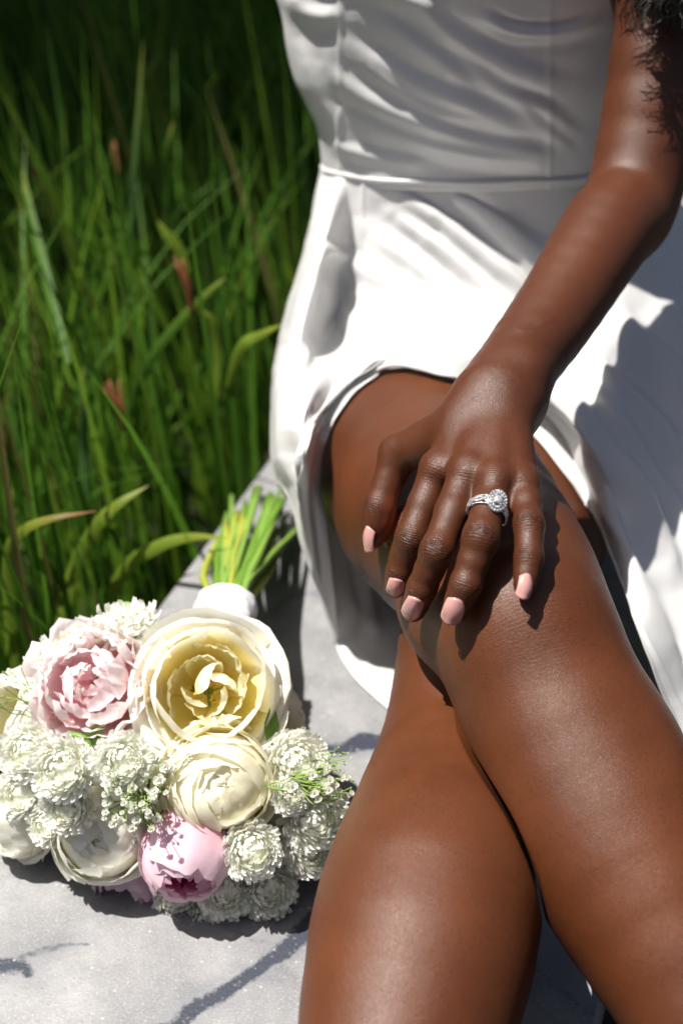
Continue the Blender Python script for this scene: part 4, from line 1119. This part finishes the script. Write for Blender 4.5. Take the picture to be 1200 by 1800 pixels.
# leaves inside the dome and one browned petal base
def leaf(px, py, d, L, az, mat=LEAFM, wd=.42, parent=None):
    C = P(px, py, d); n0 = outw(px, py, d, .4); x, y, z = frame(n0); u = math.cos(az)*x+math.sin(az)*y; v = np.cross(z, u)
    s = np.linspace(0, 1, 9)[:, None]; t = np.linspace(-1, 1, 5)[None]
    w_ = wd*L*.5*np.sin(np.clip(s, 0, 1)**.8*math.pi)**.8*(1+.06*np.sin(s*40))
    Vv = C+u*((s-.2)*L)[..., None]+v*(t*w_)[..., None]+z*(-.12*L*s**2+.10*L*np.abs(t)*np.sin(s*math.pi)*wd)[..., None]
    mb = MB(); mb.add(Vv, gridF(9, 5)); mb.build('leaf', mat, bq)
for i in range(46):
    a = random.random()*6.28; q = random.random()**.5; px = 300+q*math.cos(a)*235; py = 1350+q*math.sin(a)*200
    leaf(px, py, .955+.06*q, random.uniform(.03, .05), random.random()*6.28)
for (px, py, d, az) in ((150, 1312, .915, 1.2), (160, 1335, .91, 2.5), (138, 1300, .92, .3), (270, 1345, .92, 4.), (475, 1295, .92, 1.), (300, 1340, .925, 2.2), (210, 1065, .98, 1.1)):
    leaf(px, py, d, .028, az, GREEN, .35)
mb = MB(); s = np.linspace(0, 1, 9); tube(mb, catmull([P(120, 1290, .91), P(150, 1300, .905), P(165, 1335, .905)], 9), .0022, 7); mb.build('stem', GREEN, bq)
# core of packed foliage that the heads sit in
u, v = np.meshgrid(np.linspace(0, 2*math.pi, 40, endpoint=False), np.linspace(-1.5, 1.5, 20), indexing='ij')
cc = P(300, 1360, .995); S = cc+np.stack([np.cos(u)*np.cos(v)*.085, np.sin(u)*np.cos(v)*.06, np.sin(v)*.05], -1); S += nrm(S-cc)*(.008*vnoise(S*60))[..., None]
S[..., 2] = np.maximum(S[..., 2], .006); mb = MB(); mb.add(S, gridF(40, 20, wrap=True)); mb.build('foliage_core', LEAFM, bq)
# stems beyond the ribbon
for i in range(34):
    t = i/33; ex = 374+148*t+random.uniform(-9, 9); ey = 915-45*math.sin(t*2.6)+random.uniform(-18, 26)+45*(t < .1)+25*(t > .93)
    layer = random.random(); z1 = .008+.030*layer; e = P(ex, ey, zd(ey, z1)); a0 = 2.4*i
    b = TIE+np.array([(t-.5)*.022, 0, 0])+np.array([math.cos(a0), 0, math.sin(a0)])*.007*random.random()
    inner = BC+np.array([(t-.5)*.06, -.02, .0])
    mb = MB(); rs = random.uniform(.0019, .0032); n_ = 12
    tube(mb, catmull([inner, b, (b*.5+e*.5)+np.array([random.gauss(0, .003), 0, random.gauss(0, .002)]), e], n_), rs*(1+.12*np.sin(np.arange(n_)*1.7+i)), 8)
    g_ = random.random(); mt = STEMS[i % len(STEMS)] if 'STEMS' in globals() else GREEN
    mb.build('stem', mt, bq)
# satin ribbon wound round the stems
mb = MB(); ax = nrm(P(420, 1000, 1.09)-TIE); x, y, z = frame(ax); a = np.linspace(0, 2*math.pi, 60, endpoint=False)[:, None]; s = np.linspace(0, 1, 30)[None]
rad = .0205+.0016*((s*4+a/6.2832) % 1.)+.0003*np.sin(a*9+s*9)
Cc = TIE-ax*.016; V = Cc+(z*(s*.034)[..., None])+(np.cos(a)*rad*1.05)[..., None]*x+(np.sin(a)*rad*.85)[..., None]*y
V = V*1.0; mb.add(V, gridF(60, 30, wrap=True)); V2 = V[:, -1]; c0 = V2.mean(0); mb.add(np.concatenate([V2, [c0]]), None, [[i, (i+1) % 60, 60] for i in range(60)])
mb.build('ribbon_wrap', RIBBON, bq)

# ------------------------------------------------------------------ unseen trees added so that their crowns darken the far bed
def added_shade_tree(base, h, crown_c, crown_r, nleaf, label):
    t = empty('added_shade_tree', base, label, 'added_shade_tree')
    base = np.array(base, float); cc = np.array(crown_c, float); mb = MB()
    tube(mb, catmull([base, base+[.05, 0, h*.35], (base+cc)/2+[0, 0, .2], cc], 12), np.linspace(.14, .05, 12), 10); mb.build('trunk', BARK, t)
    tips = []
    for i in range(14):
        d = nrm(rng.normal(size=3)*[1, 1, .7]); e = cc+d*crown_r*rng.uniform(.6, .95); s = cc-[0, 0, rng.uniform(.1, .9)]
        mb = MB(); c = catmull([s, (s+e)/2+rng.normal(size=3)*.1, e], 8); tube(mb, c, np.linspace(.04, .012, 8), 6); mb.build('limb', BARK, t); tips += list(c[2:])
    tips = np.array(tips); n = nleaf
    k = rng.integers(0, len(tips), n); pos = tips[k]+rng.normal(size=(n, 3))*.28
    d1 = nrm(rng.normal(size=(n, 3))); d2 = nrm(np.cross(d1, rng.normal(size=(n, 3)))); L = rng.uniform(.05, .10, (n, 1))
    V = np.stack([pos-d1*L, pos-d2*L*.45, pos+d1*L, pos+d2*L*.45], 1).reshape(-1, 3); F = np.arange(4*n).reshape(n, 4)
    mb = MB(); mb.add(V, F); tag(mb.build('crown', LEAFM, t), kind='stuff')
added_shade_tree((-2.3, 2.9, GZ), 2.4, (-1.55, 2.45, 2.7), (1.35), 30000, 'leafy crown on a trunk, added out of view to shade the back of the grass bed')
added_shade_tree((-2.9, 1.7, GZ), 2.4, (-2.35, 1.55, 2.5), (1.0), 14000, 'leafy crown on a trunk, added out of view to shade the left side of the grass bed')
added_shade_tree((-1.9, 4.9, GZ), 2.6, (-1.2, 4.4, 3.1), (1.5), 24000, 'leafy crown on a trunk, added out of view to shade the grass far behind the bench')
